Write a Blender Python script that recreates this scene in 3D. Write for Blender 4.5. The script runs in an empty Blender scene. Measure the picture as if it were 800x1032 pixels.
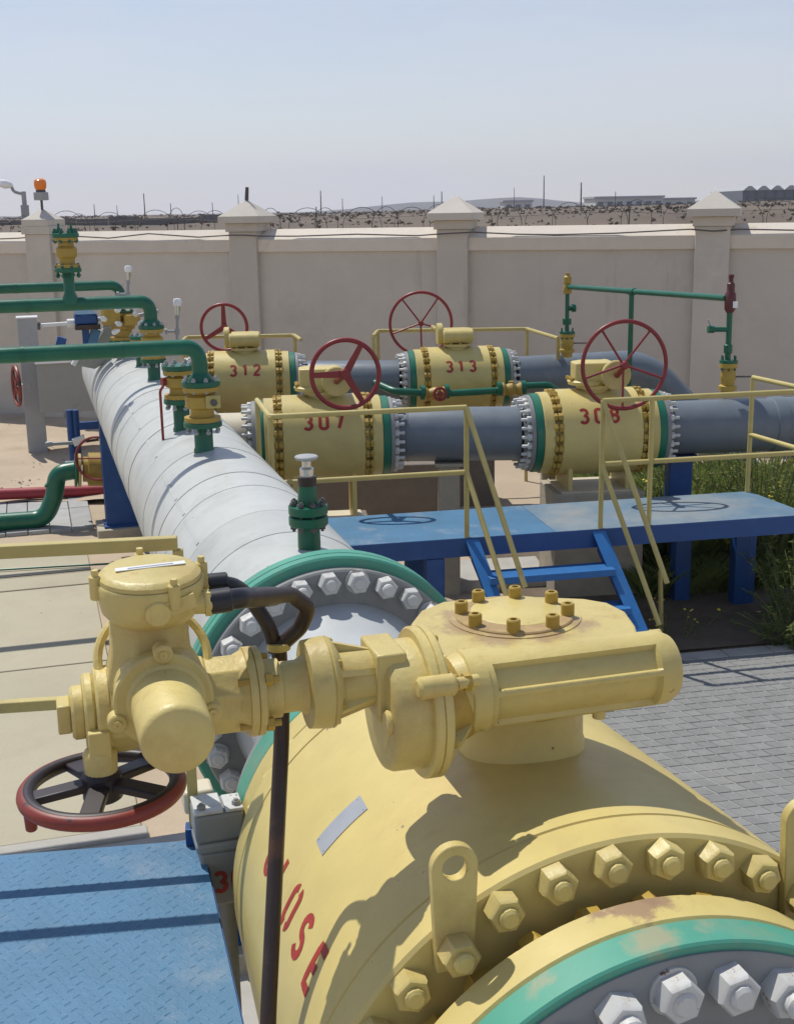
import bpy, bmesh, math, random
from mathutils import Vector, Matrix
V = Vector
R = math.radians
S = bpy.context.scene
C = S.collection
rnd = random.Random(7)

# ------------------------------------------------------------------ camera
CAM_H, F_PX, W_PX, H_PX, HOR = 3.3, 1250.0, 800.0, 1032.0, 211.0
PITCH = math.atan((H_PX / 2 - HOR) / F_PX)
ROLL = R(1.0)
fwd = V((0, math.cos(PITCH), -math.sin(PITCH)))
up0 = V((0, math.sin(PITCH), math.cos(PITCH)))
rt0 = V((1, 0, 0))
cr, sr = math.cos(ROLL), math.sin(ROLL)
RT = rt0 * cr - up0 * sr
UP = rt0 * sr + up0 * cr
EYE = V((0, 0, CAM_H))
cd = bpy.data.cameras.new('camera')
cam = bpy.data.objects.new('camera', cd)
C.objects.link(cam)
cd.sensor_fit = 'VERTICAL'
cd.sensor_height = 32.0
cd.lens = 32.0 * F_PX / H_PX
cd.clip_start = 0.05
cd.clip_end = 6000
cam.matrix_world = Matrix(((RT.x, UP.x, -fwd.x, 0), (RT.y, UP.y, -fwd.y, 0), (RT.z, UP.z, -fwd.z, CAM_H), (0, 0, 0, 1)))
S.camera = cam

# ------------------------------------------------------------------ light
SUN_DIR = V((-0.36, 0.42, 1.0)).normalized()
w = bpy.data.worlds.new('World')
S.world = w
w.use_nodes = True
nt = w.node_tree
sky = nt.nodes.new('ShaderNodeTexSky')
sky.sky_type = 'NISHITA'
sky.sun_disc = False
sky.sun_elevation = math.asin(SUN_DIR.z)
sky.sun_rotation = math.atan2(SUN_DIR.x, SUN_DIR.y)
sky.air_density = 1.15
sky.dust_density = 0.05
sky.ozone_density = 1.5
tint = nt.nodes.new('ShaderNodeMix'); tint.data_type = 'RGBA'; tint.blend_type = 'MULTIPLY'      # camera white balance, the same in every direction
tint.inputs[0].default_value = 1.0; tint.inputs[7].default_value = (1.0, 0.975, 1.05, 1)
nt.links.new(sky.outputs[0], tint.inputs[6])
tcw = nt.nodes.new('ShaderNodeTexCoord'); mpw = nt.nodes.new('ShaderNodeMapping'); mpw.inputs['Scale'].default_value = (2.0, 2.0, 9.0); mpw.inputs['Rotation'].default_value = (0.1, 0.12, 0.3)
cn = nt.nodes.new('ShaderNodeTexNoise'); cn.inputs['Scale'].default_value = 1.6; cn.inputs['Detail'].default_value = 7; cn.inputs['Roughness'].default_value = 0.62
cm = nt.nodes.new('ShaderNodeMapRange'); cm.inputs[1].default_value = 0.42; cm.inputs[2].default_value = 0.78; cm.inputs[3].default_value = 0.58; cm.inputs[4].default_value = 0.98
cx_ = nt.nodes.new('ShaderNodeMix'); cx_.data_type = 'RGBA'; cx_.inputs[7].default_value = (7.5, 7.5, 8.2, 1)       # thin high veil of cloud over the whole sky
nt.links.new(tcw.outputs['Generated'], mpw.inputs[0]); nt.links.new(mpw.outputs[0], cn.inputs['Vector']); nt.links.new(cn.outputs['Fac'], cm.inputs[0]); sx = nt.nodes.new('ShaderNodeSeparateXYZ'); nt.links.new(tcw.outputs['Generated'], sx.inputs[0])          # the veil thins out towards the zenith, as a haze layer does
m1 = nt.nodes.new('ShaderNodeMath'); m1.operation = 'MULTIPLY_ADD'; m1.inputs[1].default_value = 4.0; m1.inputs[2].default_value = 0.9; m1.use_clamp = False
m0 = nt.nodes.new('ShaderNodeMath'); m0.operation = 'ABSOLUTE'; nt.links.new(sx.outputs['Z'], m0.inputs[0]); nt.links.new(m0.outputs[0], m1.inputs[0])
m2 = nt.nodes.new('ShaderNodeMath'); m2.operation = 'DIVIDE'; m2.use_clamp = True; nt.links.new(cm.outputs[0], m2.inputs[0]); nt.links.new(m1.outputs[0], m2.inputs[1]); nt.links.new(m2.outputs[0], cx_.inputs[0])
nt.links.new(tint.outputs[2], cx_.inputs[6]); nt.links.new(cx_.outputs[2], nt.nodes['Background'].inputs[0])
nt.nodes['Background'].inputs[1].default_value = 0.10
sl = bpy.data.lights.new('sun', 'SUN')
sl.energy = 3.95
sl.angle = R(0.55)
sl.color = (1.0, 0.96, 0.88)
so = bpy.data.objects.new('sun', sl)
C.objects.link(so)
so.rotation_euler = SUN_DIR.to_track_quat('Z', 'Y').to_euler()
S.view_settings.view_transform = 'Standard'
S.view_settings.look = 'None'
S.view_settings.exposure = 0.0
S.view_settings.gamma = 1.0
S.cycles.max_bounces = 6
S.cycles.volume_bounces = 0

# ------------------------------------------------------------------ measuring helpers (pixel of the 800x1032 photo -> point)
def ray(x, y):
    return fwd + RT * ((x - W_PX / 2) / F_PX) - UP * ((y - H_PX / 2) / F_PX)
G = -0.30                               # ground level
def uz(x, y, z=None):
    z = G if z is None else z
    r = ray(x, y)
    return EYE + r * ((z - CAM_H) / r.z)
def uy(x, y, Y):
    r = ray(x, y)
    return EYE + r * (Y / r.y)
def pix(p):
    d = V(p) - EYE
    k = d.dot(fwd)
    return W_PX / 2 + F_PX * d.dot(RT) / k, H_PX / 2 - F_PX * d.dot(UP) / k

class Frame:                      # a ground frame: origin, heading of its local +y
    def __init__(s, o, deg):
        s.o = V(o); s.a = R(deg)
        s.x = V((math.cos(s.a), math.sin(s.a), 0)); s.y = V((-math.sin(s.a), math.cos(s.a), 0))
    def w(s, p):
        return s.o + s.x * p[0] + s.y * p[1] + V((0, 0, p[2]))
    def l(s, p):
        d = V(p) - s.o
        return V((d.dot(s.x), d.dot(s.y), d.z))
    def at(s, px, py, off):       # pixel -> local point in the vertical plane local y = off
        r = ray(px, py); o = s.w((0, off, 0))
        return s.l(EYE + r * ((o - EYE).dot(s.y) / r.dot(s.y)))
HF = Frame((-0.277, 5.0, 0), 16.2)      # header pipe and big valve line
RF = Frame((-0.68, 11.37, 0), 6.0)      # front row of numbered valves
RB = Frame((-1.83, 15.15, 0), 6.0)      # back row
PF = Frame((0.59, 9.55, 0), 11.0)       # blue platform
WF = Frame((0, 0, 0), 0)
HG = Frame((-0.277, 5.0, G), 16.2)      # the same line, on the ground
AX = 1.25                               # height of the pipe axes

# ------------------------------------------------------------------ materials
def mat(name, col, rough=0.5, metal=0.0, var=0.12, scale=6.0, dirt=None, dirt_amt=0.0, dirt_scale=3.0, bump=0.0, bump_scale=60.0, spec=0.5, chips=None, chip_amt=0.0, chip_scale=25.0, streak=None, streak_amt=0.5, streak_scale=7.0):
    m = bpy.data.materials.new(name)
    m.use_nodes = True
    n = m.node_tree.nodes; l = m.node_tree.links
    b = n['Principled BSDF']
    b.inputs['Roughness'].default_value = rough
    b.inputs['Metallic'].default_value = metal
    b.inputs['Specular IOR Level'].default_value = spec
    tc = n.new('ShaderNodeTexCoord')
    def noise(sc, det=5, ro=0.6):
        t = n.new('ShaderNodeTexNoise'); t.inputs['Scale'].default_value = sc
        t.inputs['Detail'].default_value = det; t.inputs['Roughness'].default_value = ro
        l.new(tc.outputs['Object'], t.inputs['Vector']); return t
    def ramp(src, a, bb):
        r = n.new('ShaderNodeMapRange'); r.inputs[1].default_value = a; r.inputs[2].default_value = bb
        l.new(src.outputs['Fac'], r.inputs[0]); return r
    def mix(fac, a, bb):
        x = n.new('ShaderNodeMix'); x.data_type = 'RGBA'
        l.new(fac.outputs[0], x.inputs[0])
        for i, q in ((6, a), (7, bb)):
            if isinstance(q, tuple): x.inputs[i].default_value = (*q[:3], 1)
            else: l.new(q.outputs[2], x.inputs[i])
        return x
    lo = tuple(c * (1 - var) for c in col); hi = tuple(min(1, c * (1 + var)) for c in col)
    cur = mix(ramp(noise(scale), 0.3, 0.7), lo, hi)
    if dirt:
        r = ramp(noise(dirt_scale, 8, 0.7), 0.62 - 0.25 * dirt_amt, 0.62 + 0.22)
        cur = mix(r, cur, dirt)
    if chips:
        r = ramp(noise(chip_scale, 4, 0.6), 0.72 - 0.2 * chip_amt, 0.74 - 0.2 * chip_amt)
        cur = mix(r, cur, chips)
    if streak:                    # rain runs: noise drawn out along the vertical
        mp = n.new('ShaderNodeMapping'); mp.inputs['Scale'].default_value = (1, 1, 0.07); l.new(tc.outputs['Object'], mp.inputs[0])
        t = noise(streak_scale, 5, 0.65); l.new(mp.outputs[0], t.inputs['Vector'])
        r = ramp(t, 0.66 - 0.2 * streak_amt, 0.86 - 0.1 * streak_amt)
        cur = mix(r, cur, streak)
    oi = n.new('ShaderNodeObjectInfo')
    hsv = n.new('ShaderNodeHueSaturation')
    r = n.new('ShaderNodeMapRange'); r.inputs[3].default_value = 0.93; r.inputs[4].default_value = 1.07
    l.new(oi.outputs['Random'], r.inputs[0]); l.new(r.outputs[0], hsv.inputs['Value'])
    l.new(cur.outputs[2], hsv.inputs['Color'])
    l.new(hsv.outputs[0], b.inputs['Base Color'])
    rr = n.new('ShaderNodeMapRange'); rr.inputs[3].default_value = max(0.02, rough - 0.1); rr.inputs[4].default_value = min(1, rough + 0.12)
    l.new(noise(scale * 2.3).outputs['Fac'], rr.inputs[0]); l.new(rr.outputs[0], b.inputs['Roughness'])
    if bump:
        bp = n.new('ShaderNodeBump'); bp.inputs['Strength'].default_value = bump; bp.inputs['Distance'].default_value = 0.02
        l.new(noise(bump_scale, 6).outputs['Fac'], bp.inputs['Height']); l.new(bp.outputs[0], b.inputs['Normal'])
    return m
M = {}
def patch(m, spots, col, wob=0.05, scale=14.0, soft=0.02):
    """bare or rusted patches: spots are (object-space point, radius)"""
    n = m.node_tree.nodes; l = m.node_tree.links; b = n['Principled BSDF']
    src = b.inputs['Base Color'].links[0].from_socket
    tc = n.new('ShaderNodeTexCoord'); nz_ = n.new('ShaderNodeTexNoise'); nz_.inputs['Scale'].default_value = scale; nz_.inputs['Detail'].default_value = 6; nz_.inputs['Roughness'].default_value = 0.7
    l.new(tc.outputs['Object'], nz_.inputs['Vector'])
    for q, rad in spots:
        d = n.new('ShaderNodeVectorMath'); d.operation = 'DISTANCE'; l.new(tc.outputs['Object'], d.inputs[0]); d.inputs[1].default_value = tuple(q)
        a = n.new('ShaderNodeMath'); a.operation = 'MULTIPLY_ADD'; l.new(nz_.outputs['Fac'], a.inputs[0]); a.inputs[1].default_value = wob * 4; a.inputs[2].default_value = -wob * 2
        s_ = n.new('ShaderNodeMath'); s_.operation = 'ADD'; l.new(d.outputs['Value'], s_.inputs[0]); l.new(a.outputs[0], s_.inputs[1])
        r = n.new('ShaderNodeMapRange'); r.inputs[1].default_value = rad - soft; r.inputs[2].default_value = rad + soft; r.inputs[3].default_value = 0.85; r.inputs[4].default_value = 0.0; l.new(s_.outputs[0], r.inputs[0])
        mx = n.new('ShaderNodeMix'); mx.data_type = 'RGBA'; l.new(r.outputs[0], mx.inputs[0]); l.new(src, mx.inputs[6]); mx.inputs[7].default_value = (*col, 1); src = mx.outputs[2]
    l.new(src, b.inputs['Base Color']); return m
M['yellow'] = mat('yellow_paint', (0.6, 0.485, 0.175), 0.42, var=0.07, dirt=(0.44, 0.29, 0.10), dirt_amt=0.45, dirt_scale=5, bump=0.14, bump_scale=45, chips=(0.26, 0.16, 0.07), chip_amt=0.06, chip_scale=26, streak=(0.47, 0.31, 0.09), streak_amt=0.3, streak_scale=16)
M['yellow_body'] = mat('yellow_body_paint', (0.6, 0.485, 0.175), 0.40, var=0.06, dirt=(0.50, 0.36, 0.15), dirt_amt=0.35, dirt_scale=2.6, bump=0.05, bump_scale=14, chips=(0.28, 0.20, 0.12), chip_amt=0.03, chip_scale=24, streak=(0.52, 0.38, 0.13), streak_amt=0.2, streak_scale=9)
M['yellow_rim'] = mat('worn_yellow_rim', (0.6, 0.485, 0.175), 0.45, var=0.06, dirt=(0.36, 0.22, 0.10), dirt_amt=0.22, dirt_scale=4.5, chips=(0.30, 0.19, 0.12), chip_amt=0.10, chip_scale=7, bump=0.08, bump_scale=30)
M['yellow_old'] = mat('old_yellow_paint', (0.42, 0.28, 0.045), 0.5, var=0.1, dirt=(0.24, 0.14, 0.05), dirt_amt=0.4, dirt_scale=9)
M['rail_yellow'] = mat('rail_paint', (0.5, 0.41, 0.145), 0.5, var=0.08, dirt=(0.33, 0.25, 0.11), dirt_amt=0.3, dirt_scale=5)
M['rust_stain'] = mat('worn_primer', (0.4, 0.27, 0.12), 0.7, var=0.2, scale=20, dirt=(0.55, 0.42, 0.16), dirt_amt=0.6, dirt_scale=16)
M['green'] = mat('green_paint', (0.006, 0.115, 0.062), 0.35, var=0.12, dirt=(0.03, 0.12, 0.07), dirt_amt=0.2)
M['green_ring'] = mat('green_flange_paint', (0.075, 0.32, 0.225), 0.45, var=0.08, dirt=(0.26, 0.28, 0.18), dirt_amt=0.30, dirt_scale=5, chips=(0.35, 0.38, 0.32), chip_amt=0.06, chip_scale=22)
M['green_row_shaded'] = mat('shaded_green_row_paint', (0.008, 0.15, 0.085), 0.42, var=0.1, dirt=(0.10, 0.14, 0.09), dirt_amt=0.2)  # ring green darkened in colour to stand in for shadow on the row valves
M['pipe_grey'] = mat('jacket_grey', (0.505, 0.515, 0.485), 0.42, var=0.06, dirt=(0.36, 0.37, 0.35), dirt_amt=0.35, dirt_scale=2.2, bump=0.22, bump_scale=3.2, chips=(0.30, 0.30, 0.29), chip_amt=0.05, chip_scale=13)
M['pipe_seam'] = mat('dark_seam_grey', (0.2, 0.21, 0.21), 0.7, var=0.2)  # darker grey bands at a few jacket seams
M['pipe_seam_faint'] = mat('seam_grey', (0.36, 0.37, 0.36), 0.7, var=0.2)
M['pipe_blue_grey'] = mat('blue_grey_paint', (0.14, 0.165, 0.188), 0.38, var=0.06, dirt=(0.20, 0.22, 0.24), dirt_amt=0.2, dirt_scale=3)
M['flange_grey'] = mat('flange_grey', (0.25, 0.255, 0.245), 0.5, var=0.08, dirt=(0.15, 0.14, 0.13), dirt_amt=0.2, dirt_scale=8)
M['white_steel'] = mat('pale_grey_bolt_paint', (0.56, 0.56, 0.53), 0.45, var=0.08, dirt=(0.36, 0.29, 0.22), dirt_amt=0.45, dirt_scale=22, chips=(0.16, 0.10, 0.07), chip_amt=0.42, chip_scale=26)
M['white_neck'] = mat('pale_neck_paint', (0.47, 0.495, 0.495), 0.42, var=0.05, dirt=(0.40, 0.42, 0.42), dirt_amt=0.25)
M['cream_pipe'] = mat('cream_pipe_paint', (0.62, 0.55, 0.40), 0.45, var=0.06)
M['red'] = mat('dark_red_paint', (0.24, 0.022, 0.022), 0.38, var=0.15, dirt=(0.10, 0.02, 0.02), dirt_amt=0.2)
M['red_worn'] = mat('worn_red_paint', (0.21, 0.03, 0.02), 0.45, var=0.15, scale=12, dirt=(0.10, 0.03, 0.03), dirt_amt=0.35, dirt_scale=9, chips=(0.025, 0.02, 0.02), chip_amt=0.5, chip_scale=9)
M['wheel_dark'] = mat('wheel_black', (0.022, 0.014, 0.016), 0.45, var=0.2, chips=(0.25, 0.04, 0.03), chip_amt=0.15, chip_scale=14)
M['relief_red'] = mat('dark_maroon_paint', (0.10, 0.022, 0.02), 0.45, var=0.2)
M['red_print'] = mat('red_stencil', (0.34, 0.028, 0.018), 0.55, var=0.2, scale=25)
M['red_pipe'] = mat('red_pipe_paint', (0.33, 0.03, 0.04), 0.5, var=0.1)
M['blue'] = mat('blue_paint', (0.01, 0.065, 0.23), 0.45, var=0.1, dirt=(0.05, 0.12, 0.28), dirt_amt=0.2)
M['blue_deck'] = mat('worn_blue_deck_paint', (0.062, 0.178, 0.305), 0.55, var=0.12, scale=3, dirt=(0.30, 0.34, 0.37), dirt_amt=0.35, dirt_scale=2.4, bump=0.15, bump_scale=45, chips=(0.04, 0.08, 0.15), chip_amt=0.13, chip_scale=34)
M['blue_deck_dusty'] = mat('dusty_blue_deck_paint', (0.11, 0.195, 0.275), 0.6, var=0.12, scale=3, dirt=(0.34, 0.32, 0.27), dirt_amt=0.75, dirt_scale=1.3, bump=0.12, bump_scale=35)
M['blue_step'] = mat('bright_blue_step_paint', (0.025, 0.15, 0.40), 0.45, var=0.1, dirt=(0.10, 0.18, 0.30), dirt_amt=0.25)
M['black'] = mat('black_rubber', (0.018, 0.018, 0.022), 0.38, var=0.2)
M['brown'] = mat('rusty_brown_conduit', (0.034, 0.021, 0.018), 0.42, var=0.3, scale=14, dirt=(0.17, 0.07, 0.03), dirt_amt=0.25, dirt_scale=9)
M['chrome'] = mat('bare_steel', (0.62, 0.62, 0.6), 0.28, metal=0.9, var=0.1)
M['plate'] = mat('name_plate', (0.40, 0.42, 0.45), 0.35, metal=0.3, var=0.06)
M['plaster'] = mat('wall_plaster', (0.55, 0.505, 0.435), 0.85, var=0.06, scale=1.2, dirt=(0.42, 0.38, 0.325), dirt_amt=0.3, dirt_scale=0.9, bump=0.35, bump_scale=30, streak=(0.38, 0.33, 0.28), streak_amt=0.22, streak_scale=4)
M['coping'] = mat('coping_cement', (0.64, 0.57, 0.48), 0.85, var=0.06, scale=2, dirt=(0.38, 0.33, 0.26), dirt_amt=0.25, dirt_scale=2, bump=0.2, bump_scale=25)
M['concrete'] = mat('plinth_concrete', (0.42, 0.37, 0.28), 0.9, var=0.12, dirt=(0.28, 0.24, 0.18), dirt_amt=0.3, bump=0.3, bump_scale=25)
M['slab'] = mat('beige_slab', (0.42, 0.38, 0.275), 0.9, var=0.06, scale=0.9, dirt=(0.36, 0.31, 0.24), dirt_amt=0.35, dirt_scale=1.1, bump=0.2, bump_scale=30, chips=(0.25, 0.21, 0.15), chip_amt=0.10, chip_scale=13, streak=None)
M['kerb'] = mat('kerb_concrete', (0.40, 0.38, 0.34), 0.9, var=0.1, bump=0.2, bump_scale=30)
M['strip'] = mat('grey_strip_concrete', (0.37, 0.37, 0.36), 0.9, var=0.1, bump=0.2, bump_scale=30)
M['paver'] = mat('grey_paver', (0.225, 0.225, 0.215), 0.85, var=0.10, scale=9, dirt=(0.28, 0.27, 0.25), dirt_amt=0.3, dirt_scale=2, bump=0.25, bump_scale=60)
M['joint'] = mat('paver_joint_sand', (0.36, 0.355, 0.33), 0.95, var=0.1)
M['sand'] = mat('sandy_soil', (0.44, 0.35, 0.25), 0.95, var=0.12, scale=0.8, dirt=(0.30, 0.23, 0.16), dirt_amt=0.4, dirt_scale=0.9, bump=0.6, bump_scale=7)
M['soil'] = mat('dark_soil', (0.15, 0.115, 0.08), 0.95, var=0.2, scale=4, dirt=(0.09, 0.07, 0.05), dirt_amt=0.4, dirt_scale=3, bump=0.6, bump_scale=18)
M['plain'] = mat('dry_plain', (0.13, 0.095, 0.065), 0.95, var=0.25, scale=0.02, dirt=(0.23, 0.17, 0.12), dirt_amt=0.6, dirt_scale=0.03, bump=0.3, bump_scale=0.3)
M['scrub'] = mat('dry_scrub', (0.1, 0.08, 0.05), 0.95, var=0.3, scale=0.3)
M['hill'] = mat('hill_rock', (0.13, 0.115, 0.10), 0.95, var=0.2, scale=0.01)
M['far_white'] = mat('whitewash', (0.62, 0.60, 0.56), 0.8, var=0.05)
M['far_grey'] = mat('grey_cladding', (0.15, 0.16, 0.18), 0.7, var=0.05)
M['far_roof'] = mat('pale_roof', (0.4, 0.4, 0.4), 0.6, var=0.05)
M['far_wall'] = mat('distant_block_wall', (0.17, 0.155, 0.15), 0.9, var=0.1)
M['dark_concrete'] = mat('dark_brown_concrete', (0.20, 0.165, 0.13), 0.9, var=0.15, dirt=(0.11, 0.09, 0.07), dirt_amt=0.5, bump=0.3, bump_scale=20)  # darker brown base than the plinth concrete, blotched
M['pole'] = mat('weathered_pole', (0.13, 0.12, 0.11), 0.9, var=0.2)
M['wire'] = mat('rusty_wire', (0.1, 0.09, 0.085), 0.7, var=0.2)
M['galv'] = mat('galvanised_grey', (0.33, 0.34, 0.34), 0.55, var=0.06, dirt=(0.24, 0.24, 0.23), dirt_amt=0.2)
M['cab_grey'] = mat('grey_cabinet_paint', (0.33, 0.34, 0.32), 0.5, var=0.04, dirt=(0.25, 0.25, 0.24), dirt_amt=0.2)
M['lamp_white'] = mat('lamp_white', (0.8, 0.8, 0.79), 0.35, var=0.03)
M['leaf'] = mat('weed_leaf', (0.19, 0.24, 0.055), 0.6, var=0.3, scale=3)
M['grass'] = mat('weed_grass', (0.21, 0.26, 0.065), 0.6, var=0.35, scale=2.5, dirt=(0.30, 0.27, 0.10), dirt_amt=0.35, dirt_scale=3)
M['leaf_dry'] = mat('dry_weed_leaf', (0.27, 0.25, 0.07), 0.7, var=0.25, scale=3)
M['leaf_dark'] = mat('dark_weed_leaf', (0.14, 0.19, 0.045), 0.6, var=0.3, scale=3)
M['flower'] = mat('yellow_flower', (0.75, 0.60, 0.05), 0.6, var=0.1)
M['stem'] = mat('weed_stem', (0.10, 0.13, 0.04), 0.7, var=0.2)
for k in ('leaf', 'leaf_dark', 'leaf_dry', 'grass'):
    n = M[k].node_tree.nodes; l = M[k].node_tree.links; b = n['Principled BSDF']
    tr = n.new('ShaderNodeBsdfTranslucent'); mx_ = n.new('ShaderNodeMixShader'); mx_.inputs[0].default_value = 0.5
    l.new(b.inputs['Base Color'].links[0].from_socket, tr.inputs[0]); l.new(b.outputs[0], mx_.inputs[1]); l.new(tr.outputs[0], mx_.inputs[2]); l.new(mx_.outputs[0], n['Material Output'].inputs[0])
am = bpy.data.materials.new('amber_lens'); am.use_nodes = True
ab = am.node_tree.nodes['Principled BSDF']
ab.inputs['Base Color'].default_value = (0.85, 0.22, 0.02, 1); ab.inputs['Roughness'].default_value = 0.2
M['amber'] = am

# ------------------------------------------------------------------ mesh builder
def basis(axis, hint=V((0, 0, 1))):
    a = V(axis).normalized()
    h = hint if abs(a.dot(hint)) < 0.98 else V((0, 1, 0))
    x = h.cross(a).normalized()
    return x, a.cross(x), a
class MB:
    def __init__(s): s.v = []; s.f = []
    def add(s, vs, fs):
        k = len(s.v); s.v += [V(p) for p in vs]; s.f += [tuple(i + k for i in f) for f in fs]; return s
    def hexa(s, b, t):            # 4 bottom, 4 top corners, counter-clockwise from above
        return s.add(list(b) + list(t), [(3, 2, 1, 0), (4, 5, 6, 7), (0, 1, 5, 4), (1, 2, 6, 5), (2, 3, 7, 6), (3, 0, 4, 7)])
    def bx(s, x0, x1, y0, y1, z0, z1):
        b = [(x0, y0, z0), (x1, y0, z0), (x1, y1, z0), (x0, y1, z0)]
        return s.hexa(b, [(p[0], p[1], z1) for p in b])
    def bar(s, p0, p1, wd, ht, hint=V((0, 0, 1))):      # rectangular bar from p0 to p1
        p0, p1 = V(p0), V(p1); x, y, a = basis(p1 - p0, hint); x = x * wd / 2; y = y * ht / 2
        q = [-x - y, x - y, x + y, -x + y]
        return s.hexa([p0 + k for k in q], [p1 + k for k in q])
    def lathe(s, o, axis, prof, n=24, a0=0.0, cap=True):
        o = V(o); x, y, a = basis(axis); k = len(s.v); rows = []
        for (t, r) in prof:
            if r < 1e-6:
                rows.append([len(s.v)]); s.v.append(o + a * t)
            else:
                rows.append(list(range(len(s.v), len(s.v) + n)))
                for i in range(n):
                    q = a0 + 2 * math.pi * i / n
                    s.v.append(o + a * t + (x * math.cos(q) + y * math.sin(q)) * r)
        for A, B in zip(rows, rows[1:]):
            if len(A) == 1 and len(B) == 1: continue
            for i in range(n):
                j = (i + 1) % n
                if len(A) == 1: s.f.append((A[0], B[j], B[i]))
                elif len(B) == 1: s.f.append((A[i], A[j], B[0]))
                else: s.f.append((A[i], A[j], B[j], B[i]))
        if cap:
            if len(rows[0]) > 1: s.f.append(tuple(reversed(rows[0])))
            if len(rows[-1]) > 1: s.f.append(tuple(rows[-1]))
        return s
    def cyl(s, p0, p1, r0, r1=None, n=16, bev=0.0):
        p0, p1 = V(p0), V(p1); r1 = r0 if r1 is None else r1; L = (p1 - p0).length
        if bev: pr = [(0, r0 - bev), (bev, r0), (L - bev, r1), (L, r1 - bev)]
        else: pr = [(0, r0), (L, r1)]
        return s.lathe(p0, p1 - p0, pr, n)
    def tube(s, path, r, n=10, closed=False, radii=None):
        P = [V(p) for p in path]; m = len(P); rows = []; T = []
        for i in range(m):
            a = P[(i + 1) % m] if (closed or i < m - 1) else P[i]
            b = P[i - 1] if (closed or i > 0) else P[i]
            T.append((a - b).normalized())
        x, y, _ = basis(T[0])
        for i in range(m):
            x = (x - T[i] * x.dot(T[i])).normalized(); y = T[i].cross(x)
            rr = radii[i] if radii else r
            rows.append(list(range(len(s.v), len(s.v) + n)))
            for k in range(n):
                q = 2 * math.pi * k / n
                s.v.append(P[i] + (x * math.cos(q) + y * math.sin(q)) * rr)
        pairs = list(zip(rows, rows[1:])) + ([(rows[-1], rows[0])] if closed else [])
        for A, B in pairs:
            for k in range(n):
                j = (k + 1) % n; s.f.append((A[k], A[j], B[j], B[k]))
        if not closed:
            s.f.append(tuple(reversed(rows[0]))); s.f.append(tuple(rows[-1]))
        return s
    def ring(s, c, axis, R_, r, n=48, m=10):
        x, y, a = basis(axis); c = V(c)
        return s.tube([c + (x * math.cos(2 * math.pi * i / n) + y * math.sin(2 * math.pi * i / n)) * R_ for i in range(n)], r, m, True)
    def prism(s, pts, d):         # pts: planar 3-D outline, d: extrusion vector
        k = len(pts); pts = [V(p) for p in pts]; d = V(d)
        s.add(pts + [p + d for p in pts], [tuple(reversed(range(k))), tuple(range(k, 2 * k))] + [(i, (i + 1) % k, k + (i + 1) % k, k + i) for i in range(k)])
        return s
    def nut(s, p, axis, r=0.04, h=0.045, rs=None, hs=None, a0=0.0):
        p = V(p); a = V(axis).normalized()
        s.lathe(p, a, [(0, r), (h * 0.86, r), (h, r * 0.88)], 6, a0)
        if rs: s.lathe(p, a, [(h * 0.5, rs), (hs - rs * 0.25, rs), (hs, rs * 0.75)], 12)
        return s
def arc(path, rad, k=6):
    P = [V(p) for p in path]; out = [P[0]]
    rads = rad if isinstance(rad, list) else [rad] * (len(P) - 2)
    for i in range(1, len(P) - 1):
        a, b, c = P[i - 1], P[i], P[i + 1]; u = (a - b).normalized(); v = (c - b).normalized()
        th = u.angle(v); rr = rads[i - 1]; t = min(rr / math.tan(th / 2), (a - b).length * 0.49, (c - b).length * 0.49)
        p0, p1 = b + u * t, b + v * t
        for j in range(k + 1):
            q = j / k; out.append((p0 * (1 - q) + b * q) * (1 - q) + (b * (1 - q) + p1 * q) * q)
    out.append(P[-1]); return out
def mesh(name, mb, material, sharp=38, smooth=True):
    me = bpy.data.meshes.new(name); me.from_pydata([tuple(p) for p in mb.v], [], mb.f)
    me.materials.append(material)
    if smooth:
        me.polygons.foreach_set('use_smooth', [True] * len(me.polygons)); me.set_sharp_from_angle(angle=R(sharp))
    me.update(); return me
def bevel(o, wd=0.004, seg=2, ang=35):
    b = o.modifiers.new('bevel', 'BEVEL'); b.width = wd; b.segments = seg; b.limit_method = 'ANGLE'; b.angle_limit = R(ang); b.harden_normals = False
    return o
class Thing:
    """an Empty at the thing's base; part() meshes are given in the frame's local coordinates"""
    def __init__(s, name, label, cat, frame, base, group=None, kind=None):
        s.fr = frame; s.base = V(base)
        s.o = bpy.data.objects.new(name, None); s.o.empty_display_size = 0.2
        C.objects.link(s.o); s.o.location = frame.w(base); s.o.rotation_euler = (0, 0, frame.a)
        if label: s.o['label'] = label
        if cat: s.o['category'] = cat
        if group: s.o['group'] = group
        if kind: s.o['kind'] = kind
    def part(s, name, mb, material, parent=None, kind=None, bev=0, label=None, sharp=38, smooth=True):
        mb.v = [p - s.base for p in mb.v]
        o = bpy.data.objects.new(name, mesh(name, mb, M[material] if isinstance(material, str) else material, sharp, smooth))
        C.objects.link(o); o.parent = parent or s.o
        if kind: o['kind'] = kind
        if label: o['label'] = label
        if bev: bevel(o, bev)
        return o
    def inst(s, name, me, pts, parent=None):        # pts: list of (local point, rotation matrix 3x3 or None)
        for p, r in pts:
            o = bpy.data.objects.new(name, me); C.objects.link(o); o.parent = parent or s.o
            mt = (r.to_4x4() if r else Matrix.Identity(4)); mt.translation = V(p) - s.base
            o.matrix_local = mt
def struct(name, mb, material, sharp=38, smooth=True, kind='structure', parent=None):
    o = bpy.data.objects.new(name, mesh(name, mb, M[material], sharp, smooth)); C.objects.link(o)
    if parent: o.parent = parent
    else: o['kind'] = kind
    return o
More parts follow.
